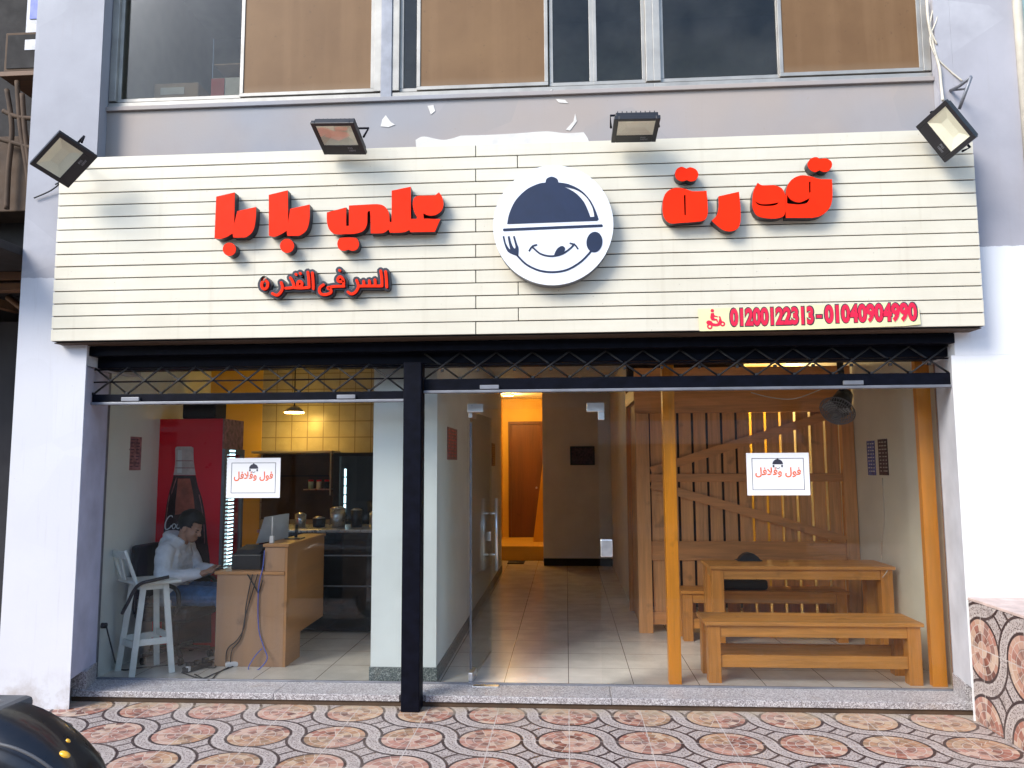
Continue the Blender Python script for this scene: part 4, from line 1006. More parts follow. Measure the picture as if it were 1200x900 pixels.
# ================================================================== LEFT ROOM
# fridge
fx0, fx1, fy0, fy1, fh = -3.785, -3.17, 0.97, 1.42, 2.09
fr = empty('drinks_fridge', (-3.45, 1.45, 0), 'tall red drinks fridge with a bottle printed on its side', 'fridge')
b = B(); b.box(fx0, fx1, fy0, fy0+0.04, 0.03, fh, 0.004); b.box(fx0, fx1, fy1-0.03, fy1, 0.03, fh, 0.004); b.box(fx0, fx0+0.03, fy0+0.04, fy1-0.03, 0.03, fh, 0.004)
b.box(fx0+0.03, fx1, fy0+0.04, fy1-0.03, fh-0.28, fh, 0.004); b.box(fx0+0.03, fx1, fy0+0.04, fy1-0.03, 0.03, 0.25, 0.004); b.build('cabinet', M['fridge_red'], fr)
b = B(); b.box(fx0+0.031, fx0+0.04, fy0+0.041, fy1-0.031, 0.25, fh-0.28)
b.build('interior', M['fridge_in'], fr)
for q in range(5): B().box(fx0+0.05, fx1-0.03, fy0+0.045, fy1-0.035, 0.45+q*0.27, 0.46+q*0.27).build('shelf', M['white_plastic'], fr)
dd = B(); dd.box(fx1+0.002, fx1+0.03, fy0+0.0, fy0+0.05, 0.25, fh-0.28, 0.003); dd.box(fx1+0.002, fx1+0.03, fy1-0.05, fy1, 0.25, fh-0.28, 0.003); dd.box(fx1+0.002, fx1+0.03, fy0+0.05, fy1-0.05, 0.25, 0.30, 0.003); dd.box(fx1+0.002, fx1+0.03, fy0+0.05, fy1-0.05, fh-0.33, fh-0.28, 0.003)
door = dd.build('door', M['alu_dark'], fr)
B().box(fx1+0.012, fx1+0.018, fy0+0.05, fy1-0.05, 0.30, fh-0.33).build('glass', M['glass'], door)
b = B()
for q in range(40): b.box(fx1+0.031, fx1+0.034, fy0+0.10, fy0+0.22, 0.42+q*0.035, 0.436+q*0.035)
b.build('light_strip', M['led'], fr)
B().box(fx1+0.001, fx1+0.012, fy0, fy1, fh-0.279, fh, 0.003).build('header', M['poster_pink'], fr)
kb = lambda pts: outline(tr(pts, 100, 470, 6.0), 5)
yb = fy0-0.002
B().prism([onY(kb([(632, 330, 1), (645, 320, 1), (745, 320, 1), (760, 330, 1), (762, 420), (770, 480), (775, 520, 1), (620, 520, 1), (628, 470), (632, 420)]), yb)], (0, 0.001, 0)).build('bottle_neck_print', M['silver_art'], fr)
B().prism([onY(kb([(620, 522, 1), (775, 522, 1), (792, 600), (815, 670), (835, 760), (848, 860), (856, 960), (880, 1200), (885, 1700, 1), (540, 1700, 1), (540, 1200), (548, 960), (555, 860), (570, 740), (590, 640), (610, 570)]), yb)], (0, 0.001, 0)).build('bottle_print', M['cola_art'], fr)
B().prism([onY(kb([(650, 545, 1), (735, 545, 1), (755, 640), (765, 720), (770, 780, 1), (630, 800, 1), (635, 700), (645, 620)]), yb-0.001)], (0, 0.001, 0)).build('bottle_shine_print', M['amber_art'], fr)
b = B()
for q_ in ([(592, 660), (576, 760), (566, 880), (562, 1000)], [(800, 660), (820, 760), (834, 880), (838, 1000)], [(640, 540), (618, 610), (606, 650)]): b.prism([onY(stroke(tr(q_, 100, 470, 6.0), 1.1, 5), yb-0.002)], (0, 0.0008, 0))
for q_ in ([(640, 420), (755, 420)], [(634, 470), (765, 470)]): b.prism([onY(stroke(tr(q_, 100, 470, 6.0), 0.9, 5), yb-0.002)], (0, 0.0008, 0))
b.build('bottle_glint_print', M['poster_pink'], fr)
b = B(); b.prism([onY(kb([(650, 345, 1), (680, 345, 1), (678, 505, 1), (646, 505, 1)]), yb-0.0012)], (0, 0.0006, 0)); b.build('neck_glint_print', M['white_plastic'], fr)
b = B(); ksx = lambda pts: tr(pts, 130, 570, 6.0)
for s_, w in (([(432, 215), (425, 205), (405, 215), (385, 250), (380, 285), (390, 303), (412, 292), (425, 275)], 1.2), ([(440, 262), (430, 280), (436, 298), (450, 290), (455, 270), (442, 262)], 1.0), ([(478, 262), (466, 270), (462, 288), (472, 297), (486, 285)], 1.0), ([(510, 258), (495, 268), (492, 285), (503, 290), (514, 272), (514, 290), (522, 288)], 1.0)):
    b.prism([onY(stroke(ksx(s_), w, 4), yb-0.003-0.0003*w*len(s_)/8)], (0, 0.0008, 0))
b.build('script_print', M['paper'], fr)
# things on the fridge
t = B().box(-3.60, -3.28, 1.04, 1.3, 2.092, 2.27, 0.02).build('storage_tub', M['near_black']); tag(t, 'dark tub standing on top of the red fridge', 'tub')

# desk
dk = empty('reception_desk', (-2.6, 0.9, 0), 'beige laminate reception desk with raised counter, cables on its front', 'desk')
B().box(-2.93, -2.352, 0.42, 0.448, 0.0, 0.745, 0.002).build('front_panel', M['desk'], dk)
B().box(-2.525, -2.352, 0.42, 0.448, 0.7745, 0.972, 0.002).build('front_panel', M['desk'], dk)
B().box(-2.95, -2.352, 0.41, 1.45, 0.7465, 0.773, 0.003).build('desk_top', M['desk_side'], dk)
sd = [(-2.33, 0.42, 0.0), (-2.33, 0.78, 0.0), (-2.33, 0.78, 0.215), (-2.33, 1.42, 0.225), (-2.33, 1.42, 0.985), (-2.33, 0.42, 0.972)]
B().prism([sd], (-0.021, 0, 0)).build('side_panel', M['desk_side'], dk)
B().box(-2.54, -2.32, 0.41, 1.44, 0.976, 1.0, 0.003).build('counter_top', M['desk_side'], dk)
# office chair
oc = empty('office_chair', (-3.385, 0.66, 0), 'black office chair with armrests under the seated man', 'chair')
cc = Vector((-3.385, 0.66, 0)); ca = R_(-6)
CT = Matrix.Translation(cc) @ Matrix.Rotation(ca, 4, 'Z')
B().box(-0.25, 0.25, -0.25, 0.25, 0.35, 0.47, 0.04, M=CT).build('seat', M['black_leather'], oc)
B().box(-0.31, -0.25, -0.23, 0.23, 0.52, 0.98, 0.025, M=CT).build('backrest', M['black_leather'], oc)
B().tube([CT @ Vector((-0.27, 0, 0.55)), CT @ Vector((-0.30, 0, 0.45)), CT @ Vector((-0.1, 0, 0.38))], 0.02).build('back_bar', M['black_plastic'], oc)
for sg in (-1, 1):
    B().tube([CT @ Vector(p) for p in ((-0.22, sg*0.27, 0.42), (-0.20, sg*0.29, 0.60), (-0.12, sg*0.29, 0.665), (0.08, sg*0.29, 0.665), (0.18, sg*0.29, 0.62), (0.19, sg*0.28, 0.50), (0.15, sg*0.26, 0.42))], 0.018).build('armrest', M['black_plastic'], oc)
B().cyl(cc+Vector((0, 0, 0.08)), cc+Vector((0, 0, 0.40)), 0.03).build('gas_stem', M['black_plastic'], oc)
for q in range(5):
    a = q*2*math.pi/5+0.3; e = cc+Vector((0.28*math.cos(a), 0.28*math.sin(a), 0.075))
    g = B().tube([cc+Vector((0, 0, 0.10)), e], 0.02, 8, False).build('foot', M['black_plastic'], oc)
    B().cyl(e+Vector((-0.01, -0.012, -0.045)), e+Vector((0.01, 0.012, -0.045)), 0.029).build('castor', M['rubber'], g)

# ---- person
def remesh(me, vox):
    o = bpy.data.objects.new('r', me); col.objects.link(o)
    md = o.modifiers.new('r', 'REMESH'); md.mode = 'VOXEL'; md.voxel_size = vox; md.use_smooth_shade = True
    sm = o.modifiers.new('s', 'SMOOTH'); sm.iterations = 3; sm.factor = 0.5
    dg = bpy.context.evaluated_depsgraph_get(); out = bpy.data.meshes.new_from_object(o.evaluated_get(dg)); bpy.data.objects.remove(o); return out
pc = Vector((-3.385, 0.66, 0)); pa = R_(-3)
PT = Matrix.Translation(pc) @ Matrix.Rotation(pa, 4, 'Z')
LT = Matrix.Translation(-pc) @ PT
def blob(bm, p0, r0, p1, r1):
    """tapered limb segment from overlapping balls"""
    p0, p1 = Vector(p0), Vector(p1); n = max(2, int((p1-p0).length/(min(r0, r1)*0.5))+1)
    for q in range(n+1):
        t_ = q/n; bmesh.ops.create_icosphere(bm, subdivisions=2, radius=r0+(r1-r0)*t_, matrix=Matrix.Translation(p0+(p1-p0)*t_))
def path(bm, seq):
    for (p0, r0), (p1, r1) in zip(seq, seq[1:]): blob(bm, p0, r0, p1, r1)
def solid(bm, vox):
    me = bpy.data.meshes.new('b'); bm.to_mesh(me); bm.free(); return remesh(me, vox)
def link(me, name, mat, parent):
    me.materials.clear(); me.materials.append(mat); me.name = name
    o = bpy.data.objects.new(name, me); col.objects.link(o); o.parent = parent; ROOT_LOC[o] = ROOT_LOC[parent]
    for pgn in me.polygons: pgn.use_smooth = True
    return o
man = empty('person', (pc.x, pc.y, 0), 'seated young man in pale hoodie and jeans looking down at a phone', 'person')
ARMS = [(-1, (-0.03, -0.175, 0.925), (-0.01, -0.235, 0.72), (0.26, -0.115, 0.735)), (1, (-0.03, 0.175, 0.925), (0.05, 0.235, 0.72), (0.28, 0.085, 0.75))]
LEGS = [(sg, (0.03, sg*0.095, 0.545), (0.46, sg*0.11, 0.55), (0.54, sg*0.11, 0.31), (0.60, sg*0.11, 0.08)) for sg in (-1, 1)]
bm_ = bmesh.new()
for yy in (-0.07, 0, 0.07): path(bm_, [((0, yy, 0.56), 0.105), ((-0.04, yy, 0.72), 0.09), ((-0.045, yy, 0.88), 0.095)])
path(bm_, [((-0.03, -0.14, 0.94), 0.055), ((-0.01, 0, 0.97), 0.065), ((-0.03, 0.14, 0.94), 0.055)])
path(bm_, [((-0.01, 0, 0.95), 0.062), ((0.06, 0, 1.07), 0.052)])
for sg, sh, el, wr in ARMS:
    path(bm_, [(sh, 0.052), (el, 0.040), (wr, 0.027)])
    w_ = Vector(wr); f = (Vector((0.385, -0.01, 0.77))-w_).normalized(); sd = Vector((0, -sg, 0.25)).normalized(); up = Vector((0, 0, 1))
    path(bm_, [(w_, 0.026), (w_+f*0.04, 0.027)])
    for k, (o_, L) in enumerate(((-0.028, 0.058), (-0.010, 0.074), (0.009, 0.080), (0.027, 0.068))):
        base = w_+f*0.085+sd*o_
        path(bm_, [(w_+f*0.02+sd*o_*0.6, 0.016), (base, 0.0115), (base+f*L*0.45-up*0.010, 0.010), (base+f*L*0.72+up*0.004, 0.009), (base+f*L*0.80+up*0.022, 0.008)])
    path(bm_, [(w_+f*0.03+sd*0.02, 0.015), (w_+f*0.06+sd*0.046+up*0.012, 0.0125), (w_+f*0.095+sd*0.046+up*0.024, 0.010)])
for sg, a_, k_, c_, an in LEGS:
    path(bm_, [(a_, 0.088), (k_, 0.060), (c_, 0.055), (an, 0.040)]); path(bm_, [((0.61, sg*0.11, 0.05), 0.04), ((0.76, sg*0.12, 0.035), 0.03)])
# head: skull, face, jaw, nose, lips, brow, ears, bent forwards
HT = Matrix.Translation((0.075, 0, 1.10)) @ Matrix.Rotation(R_(24), 4, 'Y')
def hb(c, r): bmesh.ops.create_uvsphere(bm_, u_segments=20, v_segments=14, radius=1, matrix=HT @ Matrix.Translation(c) @ Matrix.Diagonal((r[0], r[1], r[2], 1)))
hb((0.0, 0, 0.06), (0.098, 0.078, 0.090)); hb((0.045, 0, 0.0), (0.062, 0.060, 0.085)); hb((0.065, 0, -0.062), (0.036, 0.038, 0.028)); hb((-0.01, 0, -0.03), (0.055, 0.05, 0.07))
hb((0.112, 0, 0.0), (0.020, 0.014, 0.018)); hb((0.103, 0, 0.025), (0.013, 0.010, 0.030)); hb((0.098, 0, -0.040), (0.014, 0.024, 0.007)); hb((0.095, 0, -0.052), (0.013, 0.020, 0.007))
hb((0.088, 0, 0.045), (0.016, 0.050, 0.010))
for sg in (-1, 1): hb((0.0, sg*0.078, 0.01), (0.020, 0.010, 0.032)); hb((0.07, sg*0.035, -0.005), (0.03, 0.022, 0.022))
me = solid(bm_, 0.006); me.transform(LT); body = link(me, 'body', M['skin'], man)
from mathutils import noise as mn
# hoodie with bunched hem, sleeves and a hood lying on the back
bm_ = bmesh.new()
for yy in (-0.08, 0, 0.08): path(bm_, [((-0.01, yy, 0.54), 0.130), ((-0.05, yy, 0.70), 0.118), ((-0.05, yy, 0.88), 0.115)])
path(bm_, [((-0.035, -0.15, 0.94), 0.075), ((-0.02, 0, 0.975), 0.085), ((-0.035, 0.15, 0.94), 0.075)])
for sg, sh, el, wr in ARMS: path(bm_, [(sh, 0.078), (el, 0.070), ((Vector(el)+Vector(wr))/2, 0.060), (Vector(wr)-Vector((0.02, 0, 0)), 0.044)])
path(bm_, [((0.055, -0.055, 0.99), 0.022), ((0.0, -0.085, 1.02), 0.03), ((-0.075, -0.06, 1.045), 0.042), ((-0.105, 0, 1.04), 0.055), ((-0.075, 0.06, 1.045), 0.042), ((0.0, 0.085, 1.02), 0.03), ((0.055, 0.055, 0.99), 0.022)])
path(bm_, [((-0.10, -0.05, 1.0), 0.055), ((-0.13, 0, 0.95), 0.06), ((-0.10, 0.05, 1.0), 0.055)])
me = solid(bm_, 0.008)
for v in me.vertices:
    q = v.co; v.co += v.normal*(mn.noise(Vector((q.x*9+q.z*7, q.y*9, q.z*16)))*0.010+mn.noise(q*26)*0.005)
me.transform(LT); link(me, 'hoodie', M['hoodie'], man)
bm_ = bmesh.new()
path(bm_, [((0, -0.08, 0.545), 0.118), ((0, 0.08, 0.545), 0.118)])
for sg, a_, k_, c_, an in LEGS: path(bm_, [(a_, 0.104), ((0.25, sg*0.11, 0.55), 0.09), (k_, 0.076), (c_, 0.070), (Vector(an)+Vector((0, 0, 0.02)), 0.060)])
me = solid(bm_, 0.010)
for v in me.vertices: v.co += v.normal*mn.noise(v.co*18)*0.006
me.transform(LT); link(me, 'jeans', M['jeans'], man)
for sg in (-1, 1):
    bm_ = bmesh.new(); path(bm_, [((0.57, sg*0.11, 0.05), 0.048), ((0.71, sg*0.118, 0.045), 0.045), ((0.81, sg*0.125, 0.04), 0.036)])
    me = solid(bm_, 0.008); me.transform(LT); link(me, 'shoe', M['shoe'], man)
# hair: cap on the skull, short at the sides, thicker on top
bm_ = bmesh.new()
bmesh.ops.create_icosphere(bm_, subdivisions=4, radius=1, matrix=Matrix.Translation((-0.008, 0, 0.068)) @ Matrix.Diagonal((0.106, 0.085, 0.098, 1)))
kill = [v for v in bm_.verts if (v.co.x > 0.055 and v.co.z < 0.085) or v.co.z < -0.01 or (v.co.x > 0.0 and v.co.z < 0.03)]
bmesh.ops.delete(bm_, geom=kill, context='VERTS')
for v in bm_.verts:
    k = max(0, v.co.z-0.07)/0.1
    v.co += (v.co-Vector((0, 0, 0.06))).normalized()*(0.004+k*0.018+0.008*mn.noise(v.co*60)*(0.4+k)) + Vector((0.012*k, 0, 0))
r_ = bmesh.ops.solidify(bm_, geom=bm_.faces[:], thickness=0.008)
me = bpy.data.meshes.new('hair'); bm_.to_mesh(me); bm_.free(); me.transform(LT @ HT); link(me, 'hair', M['hair'], man)
b = B()
for sg in (-1, 1): b.ball((0.101, sg*0.031, 0.040), (0.006, 0.017, 0.0045), 10); b.ball((0.092, sg*0.031, 0.020), (0.008, 0.012, 0.005), 10)
me = bpy.data.meshes.new('eyes'); b.bm.to_mesh(me); b.bm.free(); me.transform(LT @ HT); link(me, 'eyes', M['hair'], man)
b = B().box(-0.04, 0.04, -0.002, 0.002, -0.004, 0.004)
ph = empty('mobile_phone', PT @ Vector((0.37, -0.01, 0.77)), 'dark mobile phone held in the seated man\'s hands', 'phone')
PM = PT @ Matrix.Translation((0.385, -0.01, 0.775)) @ Matrix.Rotation(R_(-20), 4, 'Y')
b = B().box(-0.075, 0.075, -0.037, 0.037, -0.004, 0.004, 0.003, M=PM); b.build('case', M['black_plastic'], ph)
b = B().box(-0.07, 0.07, -0.033, 0.033, 0.0045, 0.0055, M=PM); b.build('screen', M['dark_glass'], ph)

# white bar stool
st = empty('bar_stool', (-3.44, 0.25, 0), 'white painted wooden bar stool with low back by the left wall', 'stool')
fl = [Vector((-3.435, 0.06, 0)), Vector((-3.19, 0.22, 0)), Vector((-3.66, 0.25, 0)), Vector((-3.45, 0.47, 0))]
tp = [Vector((-3.40, 0.12, 0.71)), Vector((-3.27, 0.22, 0.71)), Vector((-3.56, 0.24, 0.71)), Vector((-3.43, 0.37, 0.71))]
def bar(p0, p1, w, d, mat, name, parent, xdir):
    p0, p1 = Vector(p0), Vector(p1); z = (p1-p0); L = z.length; z.normalize(); x = Vector(xdir); x = (x-z*x.dot(z)).normalized(); y = z.cross(x)
    T = Matrix(((x.x, y.x, z.x, p0.x), (x.y, y.y, z.y, p0.y), (x.z, y.z, z.z, p0.z), (0, 0, 0, 1)))
    return B().box(-w/2, w/2, -d/2, d/2, 0, L, 0.003, M=T).build(name, mat, parent)
xd = (fl[1]-fl[0]).normalized()
for q in range(4): bar(fl[q], tp[q], 0.045, 0.045, M['white_paint'], 'leg', st, xd)
def lerp(a, c, t): return a+(c-a)*t
for (i_, j_), t_ in (((0, 1), 0.36), ((2, 3), 0.36), ((0, 2), 0.33), ((1, 3), 0.40)): bar(lerp(fl[i_], tp[i_], t_), lerp(fl[j_], tp[j_], t_), 0.05, 0.022, M['white_paint'], 'rung', st, (0, 0, 1))
for (i_, j_) in ((0, 1), (2, 3), (0, 2), (1, 3)): bar(lerp(fl[i_], tp[i_], 0.965), lerp(fl[j_], tp[j_], 0.965), 0.045, 0.022, M['white_paint'], 'seat_rail', st, (0, 0, 1))
cs = sum(tp, Vector())/4; yd = (fl[2]-fl[0]).normalized()
T = Matrix(((xd.x, yd.x, 0, cs.x), (xd.y, yd.y, 0, cs.y), (0, 0, 1, 0), (0, 0, 0, 1)))
b = B(); b.box(-0.17, 0.17, -0.19, 0.19, 0.712, 0.737, 0.006, M=T); b.build('seat', M['white_paint'], st)
# low back with carved splats, standing along the side by the wall
bx = -0.155
for yq in (-0.15, 0.15): bar(T @ Vector((bx, yq, 0.735)), T @ Vector((bx-0.09, yq, 0.985)), 0.035, 0.022, M['white_paint'], 'back_post', st, yd)
bar(T @ Vector((bx-0.075, -0.13, 0.945)), T @ Vector((bx-0.075, 0.13, 0.945)), 0.06, 0.018, M['white_paint'], 'back_rail', st, (0, 0, 1))
bar(T @ Vector((bx-0.03, 0, 0.74)), T @ Vector((bx-0.07, 0, 0.915)), 0.05, 0.014, M['white_paint'], 'back_splat', st, yd)
b = B(); b.tube([P(198, 676, 0.12), P(180, 680, 0.06), P(165, 684, 0.03), P(157, 692, -0.0+0.02), P(150, 706, 0.03), P(143, 719, 0.05)], 0.014)
tag(b.build('black_strap', M['black_leather']), 'black strap draped over the seat of the white stool', 'strap')

# printer, monitor, adapter
pr = empty('receipt_printer', (-2.66, 0.62, 0.773), 'black cash drawer box on the low part of the desk', 'printer')
A = P(273, 671, 0.56); C = P(309, 646, 0.56)
B().box(A.x, C.x-0.005, 0.52, 0.80, 0.7735, 0.90, 0.008).build('body', M['black_plastic'], pr)
B().prism([[(A.x+0.02, 0.53, 0.9), (A.x+0.02, 0.79, 0.9), (A.x+0.02, 0.79, 0.96), (A.x+0.02, 0.60, 0.935)]], (C.x-A.x-0.05, 0, 0)).build('lid', M['near_black'], pr)
mo = empty('monitor', (-2.45, 0.85, 1.0), 'pale tilted touch monitor standing on the raised counter', 'monitor')
q4 = [P(310, 606, 0.80), P(335, 602, 0.95), P(334, 631, 0.95), P(300, 637, 0.80)]
B().prism([q4], (0.02, 0.03, 0)).build('screen', M['screen'], mo)
B().box(-2.50, -2.36, 0.80, 0.95, 1.001, 1.012, 0.003).build('base', M['black_plastic'], mo)
B().cyl((-2.43, 0.90, 1.01), (-2.43, 0.93, 1.12), 0.014).build('neck', M['black_plastic'], mo)
ad = empty('white_router', (-2.44, 0.50, 1.0), 'small white router with one antenna at the edge of the raised counter', 'router')
A = P(316, 638, 0.48)
B().box(A.x, A.x+0.035, 0.47, 0.50, 1.001, 1.06, 0.004).build('body', M['white_plastic'], ad)
B().cyl((A.x+0.017, 0.487, 1.06), (A.x+0.017, 0.487, 1.22), 0.006).build('antenna', M['white_plastic'], ad)
# cables
b = B()
for pts in ([(296, 673), (292, 690), (288, 712), (286, 735), (278, 750), (266, 762), (265, 785)], [(302, 673), (294, 700), (288, 720), (282, 748), (272, 762), (270, 779)], [(290, 673), (300, 690), (303, 694), (308, 680)]):
    b.tube([P(p[0], p[1], 0.405) for p in pts], 0.005, 6)
tag(b.build('black_cables', M['cable']), 'black cables running down the front of the desk', 'cables')
b = B(); b.tube([P(310, 645, 0.405), P(308, 665, 0.405), P(303, 690, 0.405), P(303, 735, 0.405), P(309, 758, 0.40), P(313, 772, 0.36), P(302, 785, 0.33), P(291, 784, 0.34), P(298, 770, 0.38), P(307, 760, 0.395)], 0.005, 6)
tag(b.build('blue_cable', M['blue_cable']), 'blue cable looping down the front of the desk', 'cable')
b = B()
for pts in ([(160, 783), (190, 780), (215, 777), (240, 775), (253, 772)], [(213, 788), (235, 795), (250, 790), (262, 785), (275, 780), (283, 775)], [(228, 790), (245, 797), (256, 788), (268, 782)], [(240, 782), (252, 782), (250, 776), (238, 774)]):
    b.tube([G(p[0], p[1], 0.006) for p in pts], 0.005, 6)
tag(b.build('floor_cables', M['cable']), 'tangle of black cables on the floor before the desk', 'cables')
psr = empty('power_strip', G(229, 784, 0), 'black power strip with plugs on the floor by the desk', 'power strip')
A, C = G(216, 789, 0.0), G(246, 780, 0.0)
d = (C-A); L = d.length; T = Matrix.Translation(A) @ Matrix.Rotation(math.atan2(d.y, d.x), 4, 'Z')
B().box(0, L, -0.03, 0.03, 0.002, 0.042, 0.006, M=T).build('strip', M['black_plastic'], psr)
for q in (0.18, 0.5, 0.8): B().box(L*q-0.022, L*q+0.022, -0.022, 0.022, 0.043, 0.075, 0.006, M=T).build('plug', M['black_plastic'], psr)
B().box(0.01, 0.035, -0.031, 0.0, 0.012, 0.05, 0.002, M=T).build('switch', M['white_plastic'], psr)
psr2 = B().box(-0.06, 0.06, -0.025, 0.025, 0.0, 0.04, 0.01, M=Matrix.Translation(G(273, 781, 0.0)) @ Matrix.Rotation(0.5, 4, 'Z')).build('power_adapter', M['white_plastic']); tag(psr2, 'small pale power adapter on the floor at the foot of the desk', 'adapter')
so_ = empty('wall_socket', (-3.72, 0.2, 0.38), 'white wall socket with black plug low on the left wall', 'socket')
A = PX(116, 733, -3.72)
B().box(-3.719, -3.71, A.y-0.04, A.y+0.04, A.z-0.06, A.z+0.06, 0.002).build('plate', M['white_plastic'], so_)
pb = B().cyl((-3.709, A.y, A.z), (-3.66, A.y, A.z), 0.022).build('plug', M['black_plastic'], so_)
b = B().tube([(-3.66, A.y, A.z), PX(126, 740, -3.64), PX(131, 760, -3.62), G(137, 781, 0.006), G(145, 785, 0.006), G(160, 783, 0.006)], 0.006, 6); tag(b.build('plug_cord', M['cable']), 'black cord from the wall socket down to the floor behind the stool', 'cord')

# kitchen
kc = empty('display_counter', (-2.1, 2.0, 0), 'dark glass display counter across the back of the left room', 'counter')
B().box(-3.1, -1.53, 1.75, 2.45, 0.02, 0.98, 0.006).build('cabinet', M['dark_glass'], kc)
B().box(-3.12, -1.53, 1.73, 2.47, 0.982, 1.01, 0.004).build('worktop', M['stainless'], kc)
B().box(-3.1, -1.53, 1.742, 1.748, 0.10, 0.90).build('front_glass', M['dark_glass'], kc)
b = B()
for zz in (0.45, 0.75): b.box(-3.0, -1.55, 1.738, 1.7415, zz, zz+0.012)
b.build('trim', M['alu_dark'], kc)
hd = empty('cooker_hood', (-3.3, 3.3, 1.0), 'yellowish steel cooker hood on the tiled kitchen wall', 'hood')
b = B(); b.box(-3.76, -2.78, 3.10, 3.12, 1.80, 1.83, 0.003); b.box(-2.80, -2.78, 3.10, 3.12, 1.30, 1.80, 0.003); b.box(-3.76, -2.78, 3.12, 3.455, 1.80, 1.83, 0.003); b.build('rim', M['alu'], hd)
B().box(-3.75, -2.81, 3.43, 3.455, 1.0, 1.79, 0.003).build('back_panel', M['brown_wall'], hd)
B().box(-3.75, -2.81, 3.36, 3.428, 1.52, 1.535).build('shelf', M['dark_wall'], hd)
uf = empty('upright_cooler', (-2.2, 3.2, 0), 'dark upright cooler with a lit edge at the back of the kitchen', 'fridge')
B().box(-2.70, -1.56, 2.9, 3.44, 0.02, 1.80, 0.006).build('cabinet', M['dark_wall'], uf)
B().box(-2.62, -1.60, 2.88, 2.898, 0.10, 1.76, 0.004).build('door', M['dark_glass'], uf)
A, C = P(402.8, 600, 2.87), P(405.8, 548, 2.87)
b = B()
for q in range(5): b.box(A.x, C.x, 2.866, 2.877, A.z+q*(C.z-A.z)/5, A.z+(q+0.86)*(C.z-A.z)/5)
b.build('light_strip', M['led'], uf)
rr = random.Random(4)
for q in range(7):
    xx = -3.0+q*0.2; hh = rr.uniform(0.08, 0.2); r = rr.uniform(0.05, 0.085)
    p_ = empty('cooking_pot', (xx, 2.1, 1.012), ['dented steel pot', 'tall steel pot', 'small dark pan', 'wide steel bowl', 'dark lidded pot', 'squat steel pot', 'narrow steel jug'][q]+' on the dark display counter', 'pot', 'pots on the kitchen counter')
    B().cyl((xx, 2.1, 1.012), (xx, 2.1, 1.012+hh), r, r*1.05, 18).build('pot', M['stainless' if q % 2 else 'black_plastic'], p_)
    B().cyl((xx, 2.1, 1.0135+hh), (xx, 2.1, 1.03+hh), r*1.06, r*0.5, 18).build('lid', M['stainless'], p_)
sh_ = empty('kitchen_shelf', (-3.0, 3.1, 1.36), 'narrow steel shelf holding jars on the kitchen wall', 'shelf')
B().box(-3.15, -2.82, 3.2, 3.428, 1.36, 1.372, 0.002).build('board', M['stainless'], sh_)
for q in range(3):
    jx = -3.09+q*0.1; t = empty('jar', (jx, 3.3, 1.373), ['green glass jar', 'pale glass jar', 'dark spice jar'][q]+' on the narrow kitchen shelf', 'jar', 'jars on the kitchen shelf')
    B().cyl((jx, 3.3, 1.373), (jx, 3.3, 1.46), 0.03).build('glass', M[['mint', 'white_plastic', 'dark_wall'][q]], t); B().cyl((jx, 3.3, 1.4605), (jx, 3.3, 1.48), 0.031).build('lid', M['fridge_red'], t)
kl = P(345, 481, 3.0)
ceil_root = empty('kitchen_lamp', (kl.x, kl.y, kl.z), 'lit warm lamp hanging over the kitchen by the tiled wall', 'lamp')
B().cyl((kl.x, kl.y, kl.z-0.02), (kl.x, kl.y, kl.z+0.05), 0.13, 0.04, 24).build('shade', M['alu'], ceil_root)
B().cyl((kl.x, kl.y, kl.z-0.032), (kl.x, kl.y, kl.z-0.021), 0.11, seg=24).build('bulb', M['lamp_on'], ceil_root)
B().cyl((kl.x, kl.y, kl.z+0.051), (kl.x, kl.y, 2.949), 0.008).build('cord', M['cable'], ceil_root)
l = bpy.data.lights.new('kitchen lamp light', 'POINT'); l.energy = 2.2; l.color = (1.0, 0.62, 0.12); l.shadow_soft_size = 0.08
lo = bpy.data.objects.new('kitchen_lamp_light', l); col.objects.link(lo); lo.parent = ceil_root; lo.location = (0.0, 0.12, -0.14)

# ================================================================== OUTSIDE
# tiled plinth at right
b = B().box(2.725, 6.0, -3.2, -0.43, -0.08, 0.715, 0.006)
pt_ = empty('tiled_plinth', (3.6, -1.8, -0.08), 'mosaic tiled porch plinth at the right of the shop front', 'plinth')
b.build('tiled_side', M['mosaic_side'], pt_)
B().box(2.722, 6.0, -3.21, -0.43, 0.7165, 0.735, 0.003).build('top_slab', M['mosaic_top'], pt_)
# right neighbour
rn = empty('neighbour_wall', (4.6, -0.3, -0.08), 'mint and rust painted wall of the next building on the right', 'wall')
B().box(3.37, 7.0, -0.40, 0.3, 3.80, 7.2).build('upper_wall', M['mint'], rn)
B().box(3.37, 7.0, -0.40, 0.3, 3.15, 3.799).build('lower_band', M['rust_wall'], rn)
B().box(3.311, 7.0, -0.41, 0.3, -0.08, 3.149).build('base_wall', M['wallR'], rn)
b = B().cyl((3.335, -0.44, 3.16), (3.335, -0.44, 7.2), 0.032); tag(b.build('drain_pipe', M['pipe_cream']), 'cream drain pipe running up the building\'s right corner', 'pipe')
